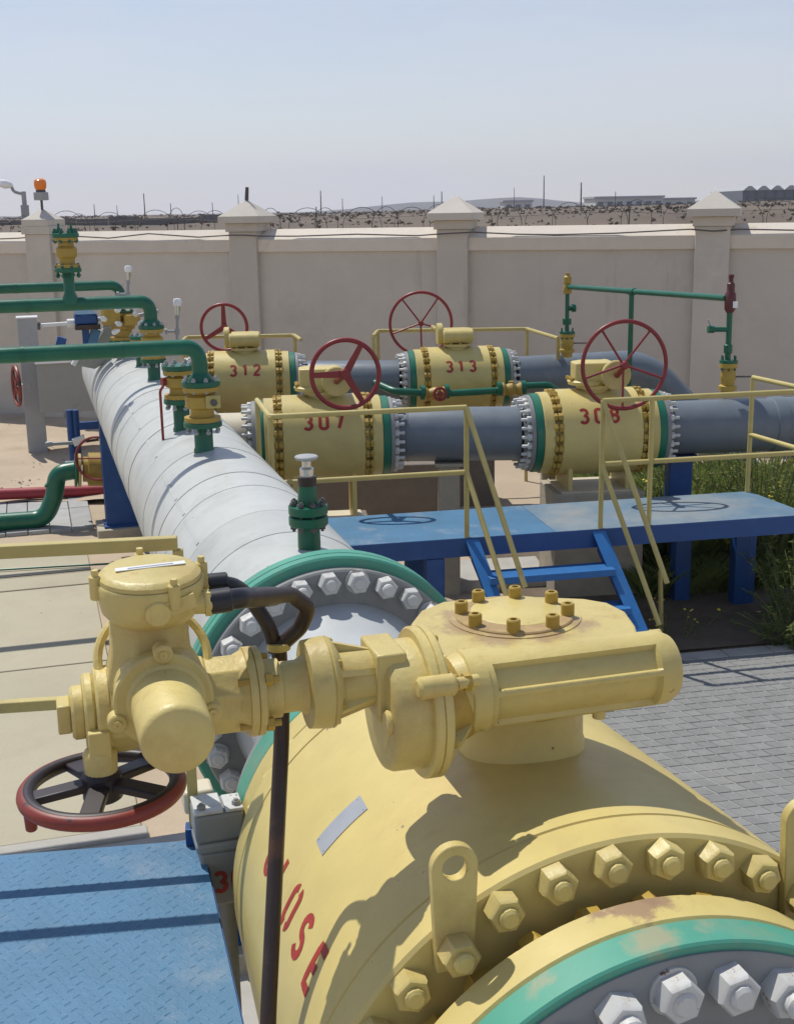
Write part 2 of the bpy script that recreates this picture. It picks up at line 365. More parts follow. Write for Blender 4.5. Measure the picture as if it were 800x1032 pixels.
def single(name, label, cat, mb, material, frame=WF, base=None, group=None):
    base = V(base) if base is not None else V(mb.v[0])
    mb.v = [p - base for p in mb.v]
    o = bpy.data.objects.new(name, mesh(name, mb, M[material])); C.objects.link(o)
    o.location = frame.w(base); o.rotation_euler = (0, 0, frame.a)
    o['label'] = label; o['category'] = cat
    if group: o['group'] = group
    return o
def ring_pts(c, axis, rad, n, ph=0.0, flip=False):
    """positions and orientations of n bolts on a circle; local +z of the piece along axis (or against)"""
    x, y, a = basis(axis); c = V(c); out = []
    for i in range(n):
        q = ph + 2 * math.pi * i / n
        rd = x * math.cos(q) + y * math.sin(q); tz = -a if flip else a
        ty = tz.cross(rd)
        tw = rnd.uniform(0, math.pi / 3)
        ca, sa = math.cos(tw), math.sin(tw)
        ex = rd * ca + ty * sa; ey = tz.cross(ex)
        m3 = Matrix((ex, ey, tz)).transposed()
        out.append((c + rd * rad, m3))
    return out

# stroke lettering ---------------------------------------------------
def ell(cx, cy, rx, ry, a, b, k=8):
    return [(cx + rx * math.cos(R(a + (b - a) * i / k)), cy + ry * math.sin(R(a + (b - a) * i / k))) for i in range(k + 1)]
GL = {
 '0': [[(0.1, 0.22)] + [(0.1, 0.78)] + ell(0.32, 0.78, 0.22, 0.15, 180, 0, 8)[1:-1] + [(0.54, 0.78), (0.54, 0.22)] + ell(0.32, 0.22, 0.22, 0.15, 0, -180, 8)[1:-1] + [(0.1, 0.22)]],
 '1': [[(0.18, 0.76), (0.36, 0.93), (0.36, 0.07)]],
 '2': [ell(0.32, 0.70, 0.22, 0.23, 165, -30, 9) + [(0.10, 0.08), (0.56, 0.08)]],
 '3': [ell(0.31, 0.715, 0.21, 0.21, 150, -80, 9) + ell(0.31, 0.285, 0.23, 0.22, 80, -150, 10)[1:]],
 '7': [[(0.08, 0.92), (0.54, 0.92), (0.28, 0.07)]],
 '8': [ell(0.32, 0.71, 0.19, 0.2, -90, 270, 14), ell(0.32, 0.29, 0.22, 0.22, 90, 450, 14)],
 'C': [ell(0.34, 0.68, 0.23, 0.25, 15, 180, 8) + ell(0.34, 0.32, 0.23, 0.25, 180, 345, 8)],
 'L': [[(0.14, 0.93), (0.14, 0.08), (0.56, 0.08)]],
 'O': [ell(0.28, 0.74, 0.2, 0.19, 100, 180, 6) + ell(0.28, 0.26, 0.2, 0.19, 180, 260, 6), ell(0.38, 0.74, 0.2, 0.19, 80, 0, 6) + ell(0.38, 0.26, 0.2, 0.19, 0, -80, 6)],
 'S': [ell(0.32, 0.71, 0.21, 0.21, 25, 270, 10) + ell(0.32, 0.29, 0.23, 0.21, 90, -155, 10)[1:]],
 'E': [[(0.56, 0.92), (0.14, 0.92), (0.14, 0.08), (0.56, 0.08)], [(0.16, 0.5), (0.46, 0.5)]],
}
def letters(mb, text, size, gap, fn, wd=0.17):
    """strokes of text, centred; fn maps (x, y) metres to a surface point"""
    adv = 0.64 * size + gap; tot = adv * len(text) - gap
    for ci, ch in enumerate(text):
        for line in GL[ch]:
            pts = []
            for (a, b) in zip(line, line[1:]):
                d = math.hypot(b[0] - a[0], b[1] - a[1]); k = max(1, int(d / 0.12))
                pts += [(a[0] + (b[0] - a[0]) * i / k, a[1] + (b[1] - a[1]) * i / k) for i in range(k)]
            pts.append(line[-1]); vs = []; m = len(pts)
            for i, p in enumerate(pts):
                a = pts[max(0, i - 1)]; b = pts[min(m - 1, i + 1)]
                if i == m - 1 and line[0] == line[-1]: b = pts[1]
                if i == 0 and line[0] == line[-1]: a = pts[-2]
                tx, ty = b[0] - a[0], b[1] - a[1]; L = math.hypot(tx, ty) or 1; nx, ny = -ty / L, tx / L
                for sgn in (1, -1):
                    vs.append(fn(-tot / 2 + ci * adv + (p[0] + sgn * nx * wd / 2) * size, (p[1] - 0.5 + sgn * ny * wd / 2) * size))
            mb.add(vs, [(2 * i, 2 * i + 1, 2 * i + 3, 2 * i + 2) for i in range(m - 1)])
    return mb

HAZE = 0.00034
# ================================================================== SETTING
def sheet(x0, x1, y0, y1, z, nx=1, ny=1, h=None, fr=WF):
    mb = MB(); vs = []
    for j in range(ny + 1):
        for i in range(nx + 1):
            x = x0 + (x1 - x0) * i / nx; y = y0 + (y1 - y0) * j / ny
            vs.append(fr.w((x, y, z + (h(x, y) if h else 0))))
    fs = [(j * (nx + 1) + i, j * (nx + 1) + i + 1, (j + 1) * (nx + 1) + i + 1, (j + 1) * (nx + 1) + i) for j in range(ny) for i in range(nx)]
    return mb.add(vs, fs)
def nz(x, y):
    return (math.sin(x * 1.7 + 1.3 * math.sin(y * 0.9)) + math.sin(y * 2.3 + 0.7 * math.cos(x * 1.4)) + 0.5 * math.sin(x * 5.1 + y * 3.7)) / 2.5
struct('plain', sheet(-3500, 3500, -60, 5200, -0.75), 'plain')
struct('ground', sheet(-40, 40, -12, 24.5, G - 0.035, 40, 20), 'sand')
struct('sandy_ground', sheet(-14, -2.3, 15.6, 22.6, G + 0.03, 80, 40, lambda x, y: 0.035 * nz(x, y) + 0.02 * nz(3 * x, 2.7 * y)), 'sand')
struct('dirt', sheet(-2.3, 9, 9.35, 22.6, G, 60, 40, lambda x, y: 0.015 * nz(1.5 * x, 1.4 * y)), 'sand')

# scrub land beyond the wall: rises slowly, lumpy
def land(x, y):
    t = min(1, max(0, (y - 30) / 90)); base = -0.8 + 3.3 * t * t * (3 - 2 * t)
    base += 0.35 * nz(x * 0.05, y * 0.06) + 0.18 * nz(x * 0.19, y * 0.23)
    return base + (0.010 if x > -5 else 0.006) * max(0, x) * min(1, y / 100)
struct('scrubland', sheet(-160, 260, 26, 420, 0, 120, 90, land), 'plain')
def hills():
    mb = MB(); vs = []; n, m = 160, 10
    pk = [(-1500, 5, 260), (-900, 7, 260), (-420, 5, 150), (30, 8, 80), (130, 11, 60), (60, 5, 120), (300, 9, 60), (390, 20, 60), (520, 26, 130), (900, 30, 250), (1500, 28, 300)]
    for j in range(m + 1):
        for i in range(n + 1):
            x = -2000 + 4000 * i / n; y = 1150 + 900 * j / m
            e = max(0, 1 - abs(j / m - 0.45) * 2.2)
            h = sum(0.72 * a * math.exp(-((x * 1150 / y - c) / s_) ** 2) for c, a, s_ in pk) * e
            vs.append((x, y, h * (1 + 0.13 * nz(x * 0.03, y * 0.02)) * (y / 1150) - 0.6))
    return mb.add(vs, [(j * (n + 1) + i, j * (n + 1) + i + 1, (j + 1) * (n + 1) + i + 1, (j + 1) * (n + 1) + i) for j in range(m) for i in range(n)])
struct('hills', hills(), 'hill', 80)
mb = MB()
for k in range(6000):
    y = 34 + 300 * rnd.random() ** 1.6; x = (rnd.uniform(-0.40, 0.45)) * y
    if rnd.random() < 0.15: x = rnd.uniform(-0.1, 0.42) * y
    z = land(x, y); s_ = rnd.uniform(0.08, 0.32) * (0.6 + y / 250)
    for q in range(7):
        a = rnd.uniform(0, 6.28); e = rnd.uniform(0.2, 1.0); d = V((math.cos(a) * e, math.sin(a) * e, rnd.uniform(0.3, 0.9))) * s_
        t = V((rnd.uniform(-1, 1), rnd.uniform(-1, 1), rnd.uniform(-.3, 1))).normalized() * s_ * 0.35
        p = V((x, y, z)); mb.add([p, p + d - t, p + d + t], [(0, 1, 2)])
struct('scrub', mb, 'scrub', smooth=False, kind='stuff')

# far buildings, masts, poles -----------------------------------------
def far_box(name, label, px0, px1, ytop, Y, depth, material, cat='building', group=None):
    a = uy(px0, ytop, Y); b = uy(px1, ytop, Y); zt = (a.z + b.z) / 2
    t = Thing(name, label, cat, WF, (a.x, Y, 0), group)
    t.part('wall', MB().bx(a.x, b.x, Y, Y + depth, 0, zt), material)
    t.part('roof', MB().bx(a.x - 0.4, b.x + 0.4, Y - 0.3, Y + depth, zt, zt + 0.5), 'far_roof')
    k = max(2, int((px1 - px0) / 9)); win = MB()
    for i in range(k):
        x = a.x + (b.x - a.x) * (i + 0.5) / k
        win = MB().bx(x - 0.7, x + 0.7, Y - 0.05, Y + 0.1, zt * 0.62, zt * 0.62 + 1.1)
        t.part('window', win, 'far_grey')
    return t
far_box('storage_building', 'long low whitewashed building on the horizon left of the right-hand pillar', 600, 668, 199.5, 330, 20, 'far_white', group='white buildings on the horizon')
far_box('storage_building', 'small pale building with flat roof just right of the tall mast', 508, 536, 203.5, 360, 15, 'far_white', group='white buildings on the horizon')
far_box('storage_building', 'whitewashed building close to the grey hangar on the right horizon', 668, 700, 201.0, 350, 20, 'far_white', group='white buildings on the horizon')
a = uy(748, 192, 300); b = uy(900, 190, 300)
t = Thing('hangar', 'long grey hangar with pale sawtooth roof on the right horizon', 'building', WF, (a.x, 300, 0))
t.part('wall', MB().bx(a.x, b.x, 300, 330, 0, a.z), 'far_grey')
nrf = 11; wd = (b.x - a.x) / nrf
for i in range(nrf):
    x = a.x + wd * i
    t.part('roof', MB().prism([(x, 299.6, a.z), (x + wd, 299.6, a.z), (x + wd * 0.62, 299.6, a.z + 1.0), (x + wd * 0.38, 299.6, a.z + 1.0)], (0, 31, 0)), 'far_roof')
for i in range(16):
    x = a.x + (b.x - a.x) * (i + 0.5) / 16
    t.part('column', MB().bx(x - 0.2, x + 0.2, 299.7, 300, 0, a.z - 0.02), 'pole')
t.part('door', MB().bx(a.x + 4, a.x + 14, 299.75, 299.98, 0, a.z * 0.72), 'pole')
# dark block wall in the distance on the left
a = uy(-60, 219, 105); b = uy(232, 219, 118)
fa = Frame((a.x, a.y, 0), math.degrees(math.atan2(b.y - a.y, b.x - a.x))); L = (b - a).length
t = Thing('boundary_wall', 'long dark block wall far beyond the compound on the left', 'wall', fa, (0, 0, -0.4))
for i in range(9):
    t.part('panel', MB().bx(L * i / 9, L * (i + 1) / 9 - 0.15, 0, 0.4, -0.4, 3.0 + rnd.uniform(-.12, .12)), 'far_wall')
def pole(px, yt, Y, r, label, arm=0, group='far utility poles'):
    p = uy(px, yt, Y); zb = max(-0.7, land(p.x, Y) if Y < 400 else -0.7) - 0.1
    t = Thing('utility_pole', label, 'pole', WF, (p.x, Y, zb), group)
    t.part('shaft', MB().cyl((p.x, Y, zb), (p.x, Y, p.z), r * .62, r * 0.42, 8), 'pole')
    if arm:
        t.part('crossarm', MB().bar((p.x - arm, Y, p.z - 0.5), (p.x + arm, Y, p.z - 0.5), 0.09, 0.09), 'pole')
pole(585.5, 184, 130, 0.14, 'dark wooden pole standing alone left of the low white building')
pole(548, 177, 260, 0.22, 'tall thin mast rising highest above the middle hills')
pole(145, 195, 120, 0.10, 'tallest thin pole above the far dark wall on the left', 0)
pole(323, 192, 150, 0.12, 'slim pole on the horizon right of the pillar with the iron rod')
pole(445, 193, 150, 0.12, 'short dark pole just left of the middle pillar cap')
pole(437, 197, 190, 0.12, 'fainter thin pole left of the middle pillar cap', 0)
pole(518, 189, 210, 0.10, 'thin pole between the middle pillar and the tall mast', 0)
pole(620, 193, 240, 0.14, 'slim pole behind the low white building', 0)
pole(345, 200, 190, 0.11, 'short pole above the razor wire left of centre', 0)
pole(385, 198, 210, 0.11, 'short pole above the razor wire near centre', 0)
pole(172, 205, 150, 0.10, 'lower thin pole right of the tallest left pole', 0)
pole(95, 206, 160, 0.10, 'thin pole near the amber beacon', 0)
pole(118, 207, 180, 0.10, 'small thin pole midway along the far dark wall', 0)
pole(214, 204, 170, 0.10, 'slim pole left of the pillar with the iron rod', 0)
pole(240, 196, 190, 0.10, 'thin pole close behind the pillar with the iron rod', 0)

# perimeter wall -------------------------------------------------------
PW = Frame((-2.45, 21.2, 0), -18.5)
def wl(px): 
    r = ray(px, 240); k = (PW.o - EYE).dot(PW.y) / r.dot(PW.y); return PW.l(EYE + r * k).x
px_ = [wl(41), wl(247), wl(457), wl(718)]
cols = [px_[0] - 4.4] + px_ + [px_[3] + 4.0, px_[3] + 8.0]
t = Thing('perimeter_wall', 'pale plastered compound wall with sloping coping and capped pillars', 'wall', PW, (cols[0], 0, G))
WZ, CZ = 2.65, 2.85
for i in range(len(cols) - 1):
    x0, x1 = cols[i] + 0.25, cols[i + 1] - 0.25
    t.part('panel', MB().bx(x0 - .01, x1 + .01, 0, 0.26, G - 0.05, WZ), 'plaster')
    c = MB(); pr = [(-0.05, WZ), (0.31, WZ), (0.31, CZ + 0.15), (0.27, CZ + 0.165), (-0.05, CZ)]
    c.prism([(x0 - .01, y, z) for y, z in pr], (x1 - x0 + .02, 0, 0))
    t.part('coping', c, 'coping', bev=0.008, sharp=20)
for i, x in enumerate(cols):
    p = t.part('pillar', MB().bx(x - 0.25, x + 0.25, -0.10, 0.36, G - 0.05, 2.98).bx(x - 0.29, x + 0.29, -0.14, 0.40, 2.981, 3.12), 'plaster', bev=0.008)
    cp = MB(); hw = 0.37 if i != 1 else 0.27; y0, y1 = 0.13 - hw, 0.13 + hw
    zb, zt = 3.121, 3.23
    cp.bx(x - hw, x + hw, y0, y1, zb, zt)
    a = [(x - hw, y0, zt), (x + hw, y0, zt), (x + hw, y1, zt), (x - hw, y1, zt)]
    cp.add(a + [(x, 0.13, 3.50 if i != 1 else 3.42)], [(0, 1, 4), (1, 2, 4), (2, 3, 4), (3, 0, 4)])
    t.part('pillar_cap', cp, 'plaster', parent=p, bev=0.006)
x = cols[2]
single('iron_rod', 'short rusty iron rod standing on the pillar cap above the left valves', 'rod', MB().cyl((x, 0.13, 3.49), (x + 0.02, 0.13, 3.70), 0.035, 0.03, 8), 'wire', PW, (x, 0.13, 3.49))
# beacon on the leftmost pillar
x = cols[1]; t = Thing('beacon_lamp', 'amber beacon lamp on a short mast on the left pillar', 'lamp', PW, (x + 0.02, 0.1, 3.40))
t.part('mast', MB().cyl((x + .02, .1, 3.40), (x + .02, .1, 3.72), 0.022, n=8), 'wire')
t.part('box', MB().bx(x - .07, x + .11, 0.0, .2, 3.56, 3.70), 'galv', bev=.01)
t.part('lens', MB().lathe((x + .02, .1, 3.72), (0, 0, 1), [(0, .05), (.02, .08), (.05, .10), (.13, .11), (.18, .10), (.21, .06), (.215, 0)], 16), 'amber')
t.part('cap', MB().cyl((x + .02, .1, 3.70), (x + .02, .1, 3.735), 0.085, n=14), 'wire')
# street lamp behind the wall
pT = uy(24, 193, 24.5); t = Thing('street_lamp', 'grey street lamp with a white curved head behind the wall on the far left', 'lamp', WF, (pT.x, 24.5, 0))
t.part('pole', MB().cyl((pT.x, 24.5, -0.4), (pT.x, 24.5, pT.z), 0.06, 0.045, 10), 'galv')
pm = uy(14, 192, 24.5); ph = uy(8, 185.5, 24.5)
t.part('arm', MB().tube(arc([(pT.x, 24.5, pT.z - .05), (pm.x, 24.5, pm.z - .02), (ph.x + .05, 24.5, ph.z)], .1), 0.03, 8), 'galv')
t.part('head', MB().lathe((ph.x + .10, 24.5, ph.z - .03), (-1, -0.2, 0.22), [(0, 0.02), (.03, .05), (.14, .085), (.23, .07), (.25, 0)], 12), 'lamp_white')
t.part('bracket', MB().bx(pT.x - .05, pT.x + .05, 24.4, 24.6, 3.2, 3.5), 'galv')
# coil of razor wire on posts just behind the wall
t = Thing('razor_wire', 'coiled razor wire running on thin posts just behind the wall', 'wire', PW, (cols[0], 1.3, G))
xx = cols[0] + .4; k = 0
while xx < cols[-1]:
    rr = rnd.uniform(.26, .36); yw = (1 if k % 2 else -1) * R(rnd.uniform(12, 40)); c = V((xx, 1.3 + (.1 if k % 2 else -.1), 3.02 + rnd.uniform(-.06, .05)))
    t.part('loop', MB().ring(c, (math.sin(yw), -math.cos(yw), rnd.uniform(-.15, .15)), rr, 0.0056, 32, 4), 'wire')
    xx += rnd.uniform(.36, .66); k += 1
for z in (2.95, 3.18):
    t.part('strand', MB().tube([(cols[0] + i * .9, 1.3, z + .03 * math.sin(i * 2.1)) for i in range(int((cols[-1] - cols[0]) / .9))], 0.004, 4), 'wire')
xx = cols[0] + 1.0
while xx < cols[-1]:
    t.part('post', MB().cyl((xx, 1.3, G), (xx + .03, 1.3, 3.32 + rnd.uniform(-.05, .12)), 0.009, n=6), 'wire'); xx += 2.7
# cable along the coping
pts = []
for px, py in [(-30, 242), (20, 240), (60, 236), (75, 238), (110, 240), (150, 235.5), (200, 239), (233, 237), (247, 237), (262, 238), (300, 238), (360, 236), (420, 237.5), (440, 236), (457, 235), (476, 234), (520, 236), (560, 236.5), (620, 235), (695, 231), (718, 233), (745, 231), (800, 232), (840, 231)]:
    q = PW.at(px, py, -0.03)
    near = min(abs(q.x - c) for c in cols)
    off = -0.17 if near < 0.36 else -0.02
    pts.append(PW.at(px, py, off))
single('cable', 'thin dark cable sagging along the wall coping', 'cable', MB().tube(arc(pts, .3, 3), 0.012, 6), 'wire', PW, pts[0])

# concrete yard on the left: long slabs in rows
t = bpy.data.objects.new('concrete_yard', None); C.objects.link(t); t['kind'] = 'structure'
def vv(px, py): return HF.l(uz(px, py)).y
rows = [vv(40, 848), vv(46, 672), vv(46, 592), vv(46, 560) + .55]
edges = [rows[0], rows[1], rows[2], vv(50, 546)]
for j in range(3):
    u = -0.72; k = 0
    while u > -7:
        ln = 3.1 + 0.25 * ((j * 7 + k) % 3); u0 = max(u - ln, -8)
        vs = MB().bx(u0 + .012, u - .012, edges[j] + .014, edges[j + 1] - .014, -0.10, rnd.uniform(-.004, .004))
        vs.v = [HG.w(p) for p in vs.v]
        o = struct('slab', vs, 'slab', parent=t); bevel(o, .008); u = u0; k += 1
vs = MB().bx(-8, -0.7, edges[0] - 0.13, edges[0] - .004, -0.15, 0.012); vs.v = [HG.w(p) for p in vs.v]
o = struct('kerb', vs, 'kerb'); bevel(o, .012)
vs = MB().bx(-9, 3, -3.6, edges[0] - 0.134, -0.15, -0.012); vs.v = [HG.w(p) for p in vs.v]
struct('pavement', vs, 'kerb')
# grey strip of small cover slabs and a gutter in front of it
t = bpy.data.objects.new('paved_strip', None); C.objects.link(t); t['kind'] = 'structure'
va = HF.l(uz(50, 535)).y; vb = HF.l(uz(50, 503)).y; vg = HF.l(uz(50, 543)).y
u = -0.60
for k in range(22):
    for q, (y0, y1) in enumerate(((va, va + (vb - va) * .62), (va + (vb - va) * .62, vb))):
        vs = MB().bx(u - .245, u - .004, y0 + .004, y1 - .004, -0.1, 0.012 + rnd.uniform(-.004, .004)); vs.v = [HG.w(p) for p in vs.v]
        o = struct('cover_slab', vs, 'strip', parent=t); bevel(o, .008)
    u -= .25
vs = MB().bx(-9, -0.55, edges[3] + .01, va - .002, -0.3, -0.16); vs.v = [HG.w(p) for p in vs.v]
struct('gutter_floor', vs, 'kerb')
# grey interlocking pavers on the right
_a = uz(688, 668); PVF = Frame((_a.x, _a.y, G), 11.0)
vs = MB().bx(-1.6, 4.2, -5.2, 0, -0.09, 0.0122); vs.v = [PVF.w(p) for p in vs.v]
bed = struct('paving', vs, 'joint')
PT = 0.106
def paver_poly(i, j):
    x0 = i * PT + (j % 3) * .037; y0 = -(j + 1) * PT; g = 0.004; q = PT - 2 * g; s_ = -.034
    return [(x0 + g - s_ * .5, y0 + g), (x0 + g + q * .5 - s_ * .5, y0 + g), (x0 + g + q - s_ * .5, y0 + g), (x0 + g + q - s_ * .1, y0 + g + q * .45), (x0 + g + q + s_ * .5, y0 + g + q), (x0 + g + q * .5 + s_ * .5, y0 + g + q), (x0 + g + s_ * .5, y0 + g + q), (x0 + g - s_ * .1, y0 + g + q * .45)]
cand = []
for j in range(50):
    for i in range(-15, 40):
        c = PVF.w((i * PT + PT / 2, -(j + .5) * PT, 0))
        if (HF.l(c)).x < 0.6: continue
        X, Y = pix(c); vis = -20 < X < 830 and Y < 1000 and X > 596 + max(0, (Y - 722)) * 1.25
        cand.append((0 if vis else 1, (c - EYE).length, i, j))
cand.sort()
me_cache = {}
rest = MB()
for k, (nv, d, i, j) in enumerate(cand):
    if nv and d > 9.5: continue
    pl = paver_poly(i, j); dz = rnd.uniform(-.0006, .0022); tx = rnd.uniform(-.008, .008)
    pts = [V((p[0], p[1], 0.012 + dz + tx * (p[0] - pl[0][0]))) for p in pl]
    tgt = MB() if k < 300 else rest
    ins = [p + (sum(pts, V()) / 8 - p) * .07 + V((0, 0, .004)) for p in pts]
    bot = [V((p.x, p.y, -0.02)) for p in pts]
    n = 8
    tgt.add([PVF.w(p) for p in bot + pts + ins], [(a_, (a_ + 1) % n, n + (a_ + 1) % n, n + a_) for a_ in range(n)] + [(n + a_, n + (a_ + 1) % n, 2 * n + (a_ + 1) % n, 2 * n + a_) for a_ in range(n)] + [tuple(range(2 * n, 3 * n))])
    if k < 300: struct('paver', tgt, 'paver', 25, parent=bed)
o = struct('pavers', rest, 'paver', 25, parent=bed); o['kind'] = 'stuff'
vs = MB()
k = 0; u = -1.6
while u < 4.2:
    b = MB().bx(u + .004, u + .396, 0.006, 0.17, -0.1, 0.02); b.v = [PVF.w(p) for p in b.v]; o = struct('edging', b, 'kerb', parent=bed); bevel(o, .006); u += .4

struct('soil', sheet(-.9, 3.4, .176, 4.6, 0.034, 40, 40, lambda x, y: 0.010 * nz(2 * x, 2.3 * y), PVF), 'soil')
# ================================================================== HEADER PIPE AND BIG VALVE (frame HF: x right, y along the pipe away from us)
YA = V((0, 1, 0)); O0 = V((0, 0, AX))
def cylhit(px, py, rad):
    r = ray(px, py); e = HF.l(EYE); d = V((r.dot(HF.x), r.dot(HF.y), r.z))
    ex, ez = e.x, e.z - AX; a = d.x ** 2 + d.z ** 2; b = ex * d.x + ez * d.z; c = ex * ex + ez * ez - rad * rad
    k = (-b - math.sqrt(max(0, b * b - a * c))) / a
    return e + d * k
def RBODY(y): return .672 + .0444 * (-1.41 - y)
def bodyhit(px, py, lift=0.0):
    p = cylhit(px, py, .70)
    for _ in range(4): p = cylhit(px, py, RBODY(p.y) + lift)
    return p
def cang(p): return math.atan2(p.z - AX, p.x)
def onc(y, ang, rad): return V((math.cos(ang) * rad, y, AX + math.sin(ang) * rad))
nutW = mesh('nut_big', MB().nut((0, 0, 0), (0, 0, 1), 0.047, 0.052, 0.027, 0.066), M['white_steel'])
nutW2 = mesh('nut_big', MB().nut((0, 0, 0), (0, 0, 1), 0.047, 0.050, 0.027, 0.058).lathe((0, 0, 0), (0, 0, 1), [(0, .052), (.006, .052)], 24), M['white_steel'])
nutW3 = mesh('nut_big', MB().nut((0, 0, 0), (0, 0, 1), 0.047, 0.053, 0.027, 0.080), M['white_steel'])
nutG = mesh('nut_grey', MB().nut((0, 0, 0), (0, 0, 1), 0.046, 0.05, 0.026, 0.064), M['flange_grey'])
nutY = mesh('nut_yellow', MB().nut((0, 0, 0), (0, 0, 1), 0.042, 0.046, 0.023, 0.062), M['yellow'])
nutYb = mesh('nut_yellow_back', MB().nut((0, 0, 0), (0, 0, 1), 0.04, 0.045, 0.022, 0.06), M['yellow_old'])

hp = Thing('header_pipe', 'thick pale grey jacketed header pipe running away to the left with green end flange', 'pipe', HF, (0, 6, 0))
ys = [0.20, 0.98, 1.47, 2.12, 2.52, 3.38, 3.85, 4.6, 5.12, 5.9, 6.45, 7.3, 8.05, 8.8, 9.6, 10.4, 11.3, 12.3]
for i, (a, b) in enumerate(zip(ys, ys[1:])):
    r0 = 0.510 + rnd.uniform(-.001, .001)
    hp.part('jacket', MB().lathe(O0, YA, [(a - 0.015, r0 - .03), (a - .015, r0 + 0.0025), (a + .005, r0 + 0.0035), (b - .03, r0 + .001), (b + .03, r0 - .001)], 72, cap=False), 'pipe_grey', sharp=50)
    if i in (4, 7, 10): hp.part('seam', MB().lathe(O0, YA, [(a - (.024 if i in (4, 7, 10) else .0185), r0 - .02), (a - (.024 if i in (4, 7, 10) else .0185), r0 + .004), (a - .0155, r0 + .004), (a - .0155, r0 - .02)], 72, cap=False), 'pipe_seam' if i in (4, 7, 10) else 'pipe_seam_faint')
    if i in (2, 3, 4, 6, 8, 9):      # lengthwise lap of the sheet jacket with rivets
        ang = R(138 + rnd.uniform(-8, 8)); mb = MB()
        q = [onc(a + .02, ang, r0 + .004), onc(b - .05, ang, r0 + .004)]
        mb.bar(q[0], q[1], 0.02, 0.008, onc(0, ang, 1) - O0)
        lp = hp.part('lap_strip', mb, 'pipe_grey')
hp.part('end_cap', MB().lathe(O0, YA, [(12.3, .505), (12.55, .49), (12.75, .40), (12.86, .24), (12.9, 0)], 48), 'pipe_grey')
hp.part('flange_ring', MB().lathe(O0, YA, [(-.006, .55), (-.006, .634), (.002, .643), (.050, .643), (.055, .637)], 96), 'green_ring')
hp.part('flange_ring', MB().lathe(O0, YA, [(.056, .637), (.060, .643), (.115, .643), (.122, .635), (.122, .50)], 96), 'green_ring')
hp.part('flange', MB().lathe(O0, YA, [(-.055, .40), (-.055, .590), (-.048, .598), (-.007, .598)], 96), 'flange_grey')
hp.part('neck', MB().lathe(O0, YA, [(-1.07, .45), (-.96, .43), (-.84, .405), (-.30, .405), (-.16, .43), (-.056, .452)], 72), 'white_neck')
hp.part('flange', MB().lathe(O0, YA, [(-1.115, .40), (-1.115, .612), (-1.108, .62), (-1.06, .62), (-1.052, .612), (-1.052, .40)], 96), 'flange_grey')
_r = ring_pts((0, -.055, AX), (0, -1, 0), 0.55, 28, 0.055)
for q, m_ in enumerate((nutW2, nutW, nutW3)): hp.inst('nut', m_, _r[q::3])
hp.inst('nut', nutG, ring_pts((0, -1.052, AX), (0, 1, 0), 0.55, 28, 0.02))
# near flange and pipe belong to the short pipe in front
np_ = Thing('flanged_pipe', 'grey flanged pipe end with large pale nuts in the bottom right corner', 'pipe', HF, (0, -3.4, 0))
np_.part('flange', MB().lathe(O0, YA, [(-2.966, .35), (-2.966, .612), (-2.963, .616), (-2.93, .616)], 128), 'flange_grey')
np_.part('flange_ring', MB().lathe(O0, YA, [(-2.958, .616), (-2.958, .632), (-2.953, .637), (-2.876, .637), (-2.873, .632)], 128), 'green_ring')
np_.part('pipe', MB().lathe(O0, YA, [(-6.5, .38), (-3.4, .38), (-3.15, .40), (-2.967, .43)], 64), 'white_neck')
_r = ring_pts((0, -2.966, AX), (0, -1, 0), 0.550, 28, 0.05)
for q, m_ in enumerate((nutW, nutW2, nutW3)): np_.inst('nut', m_, _r[q::3])

# saddle supports under the header
for px, py, lab in [(122, 536, 'blue steel saddle under the middle of the header pipe'), (None, .75, 'blue steel saddle hidden behind the electric actuator')]:
    s_ = HF.l(uz(px, py)).y if px else py
    t = Thing('pipe_saddle', lab, 'support', HF, (0, s_, G))
    pr = [(-.47, G + .12), (.47, G + .12), (.47, AX - .2)] + [(math.cos(R(a)) * .525, AX + math.sin(R(a)) * .525) for a in range(-24, -157, -11)] + [(-.47, AX - .2)]
    for dy in (-.14, .12):
        t.part('web', MB().prism([(x, s_ + dy, z) for x, z in pr], (0, .022, 0)), 'blue')
    t.part('rib', MB().bx(-.02, .02, s_ - .117, s_ + .119, G + .13, .70), 'blue')
    t.part('rib', MB().bx(-.465, -.445, s_ - .117, s_ + .119, G + .13, AX - .25), 'blue')
    t.part('rib', MB().bx(.445, .465, s_ - .117, s_ + .119, G + .13, AX - .25), 'blue')
    t.part('base_plate', MB().bx(-.5, .5, s_ - .2, s_ + .2, G + .10, G + .122), 'blue')
    t.part('plinth', MB().bx(-.58, .58, s_ - .28, s_ + .28, G - .1, G + .099), 'concrete', bev=.01)

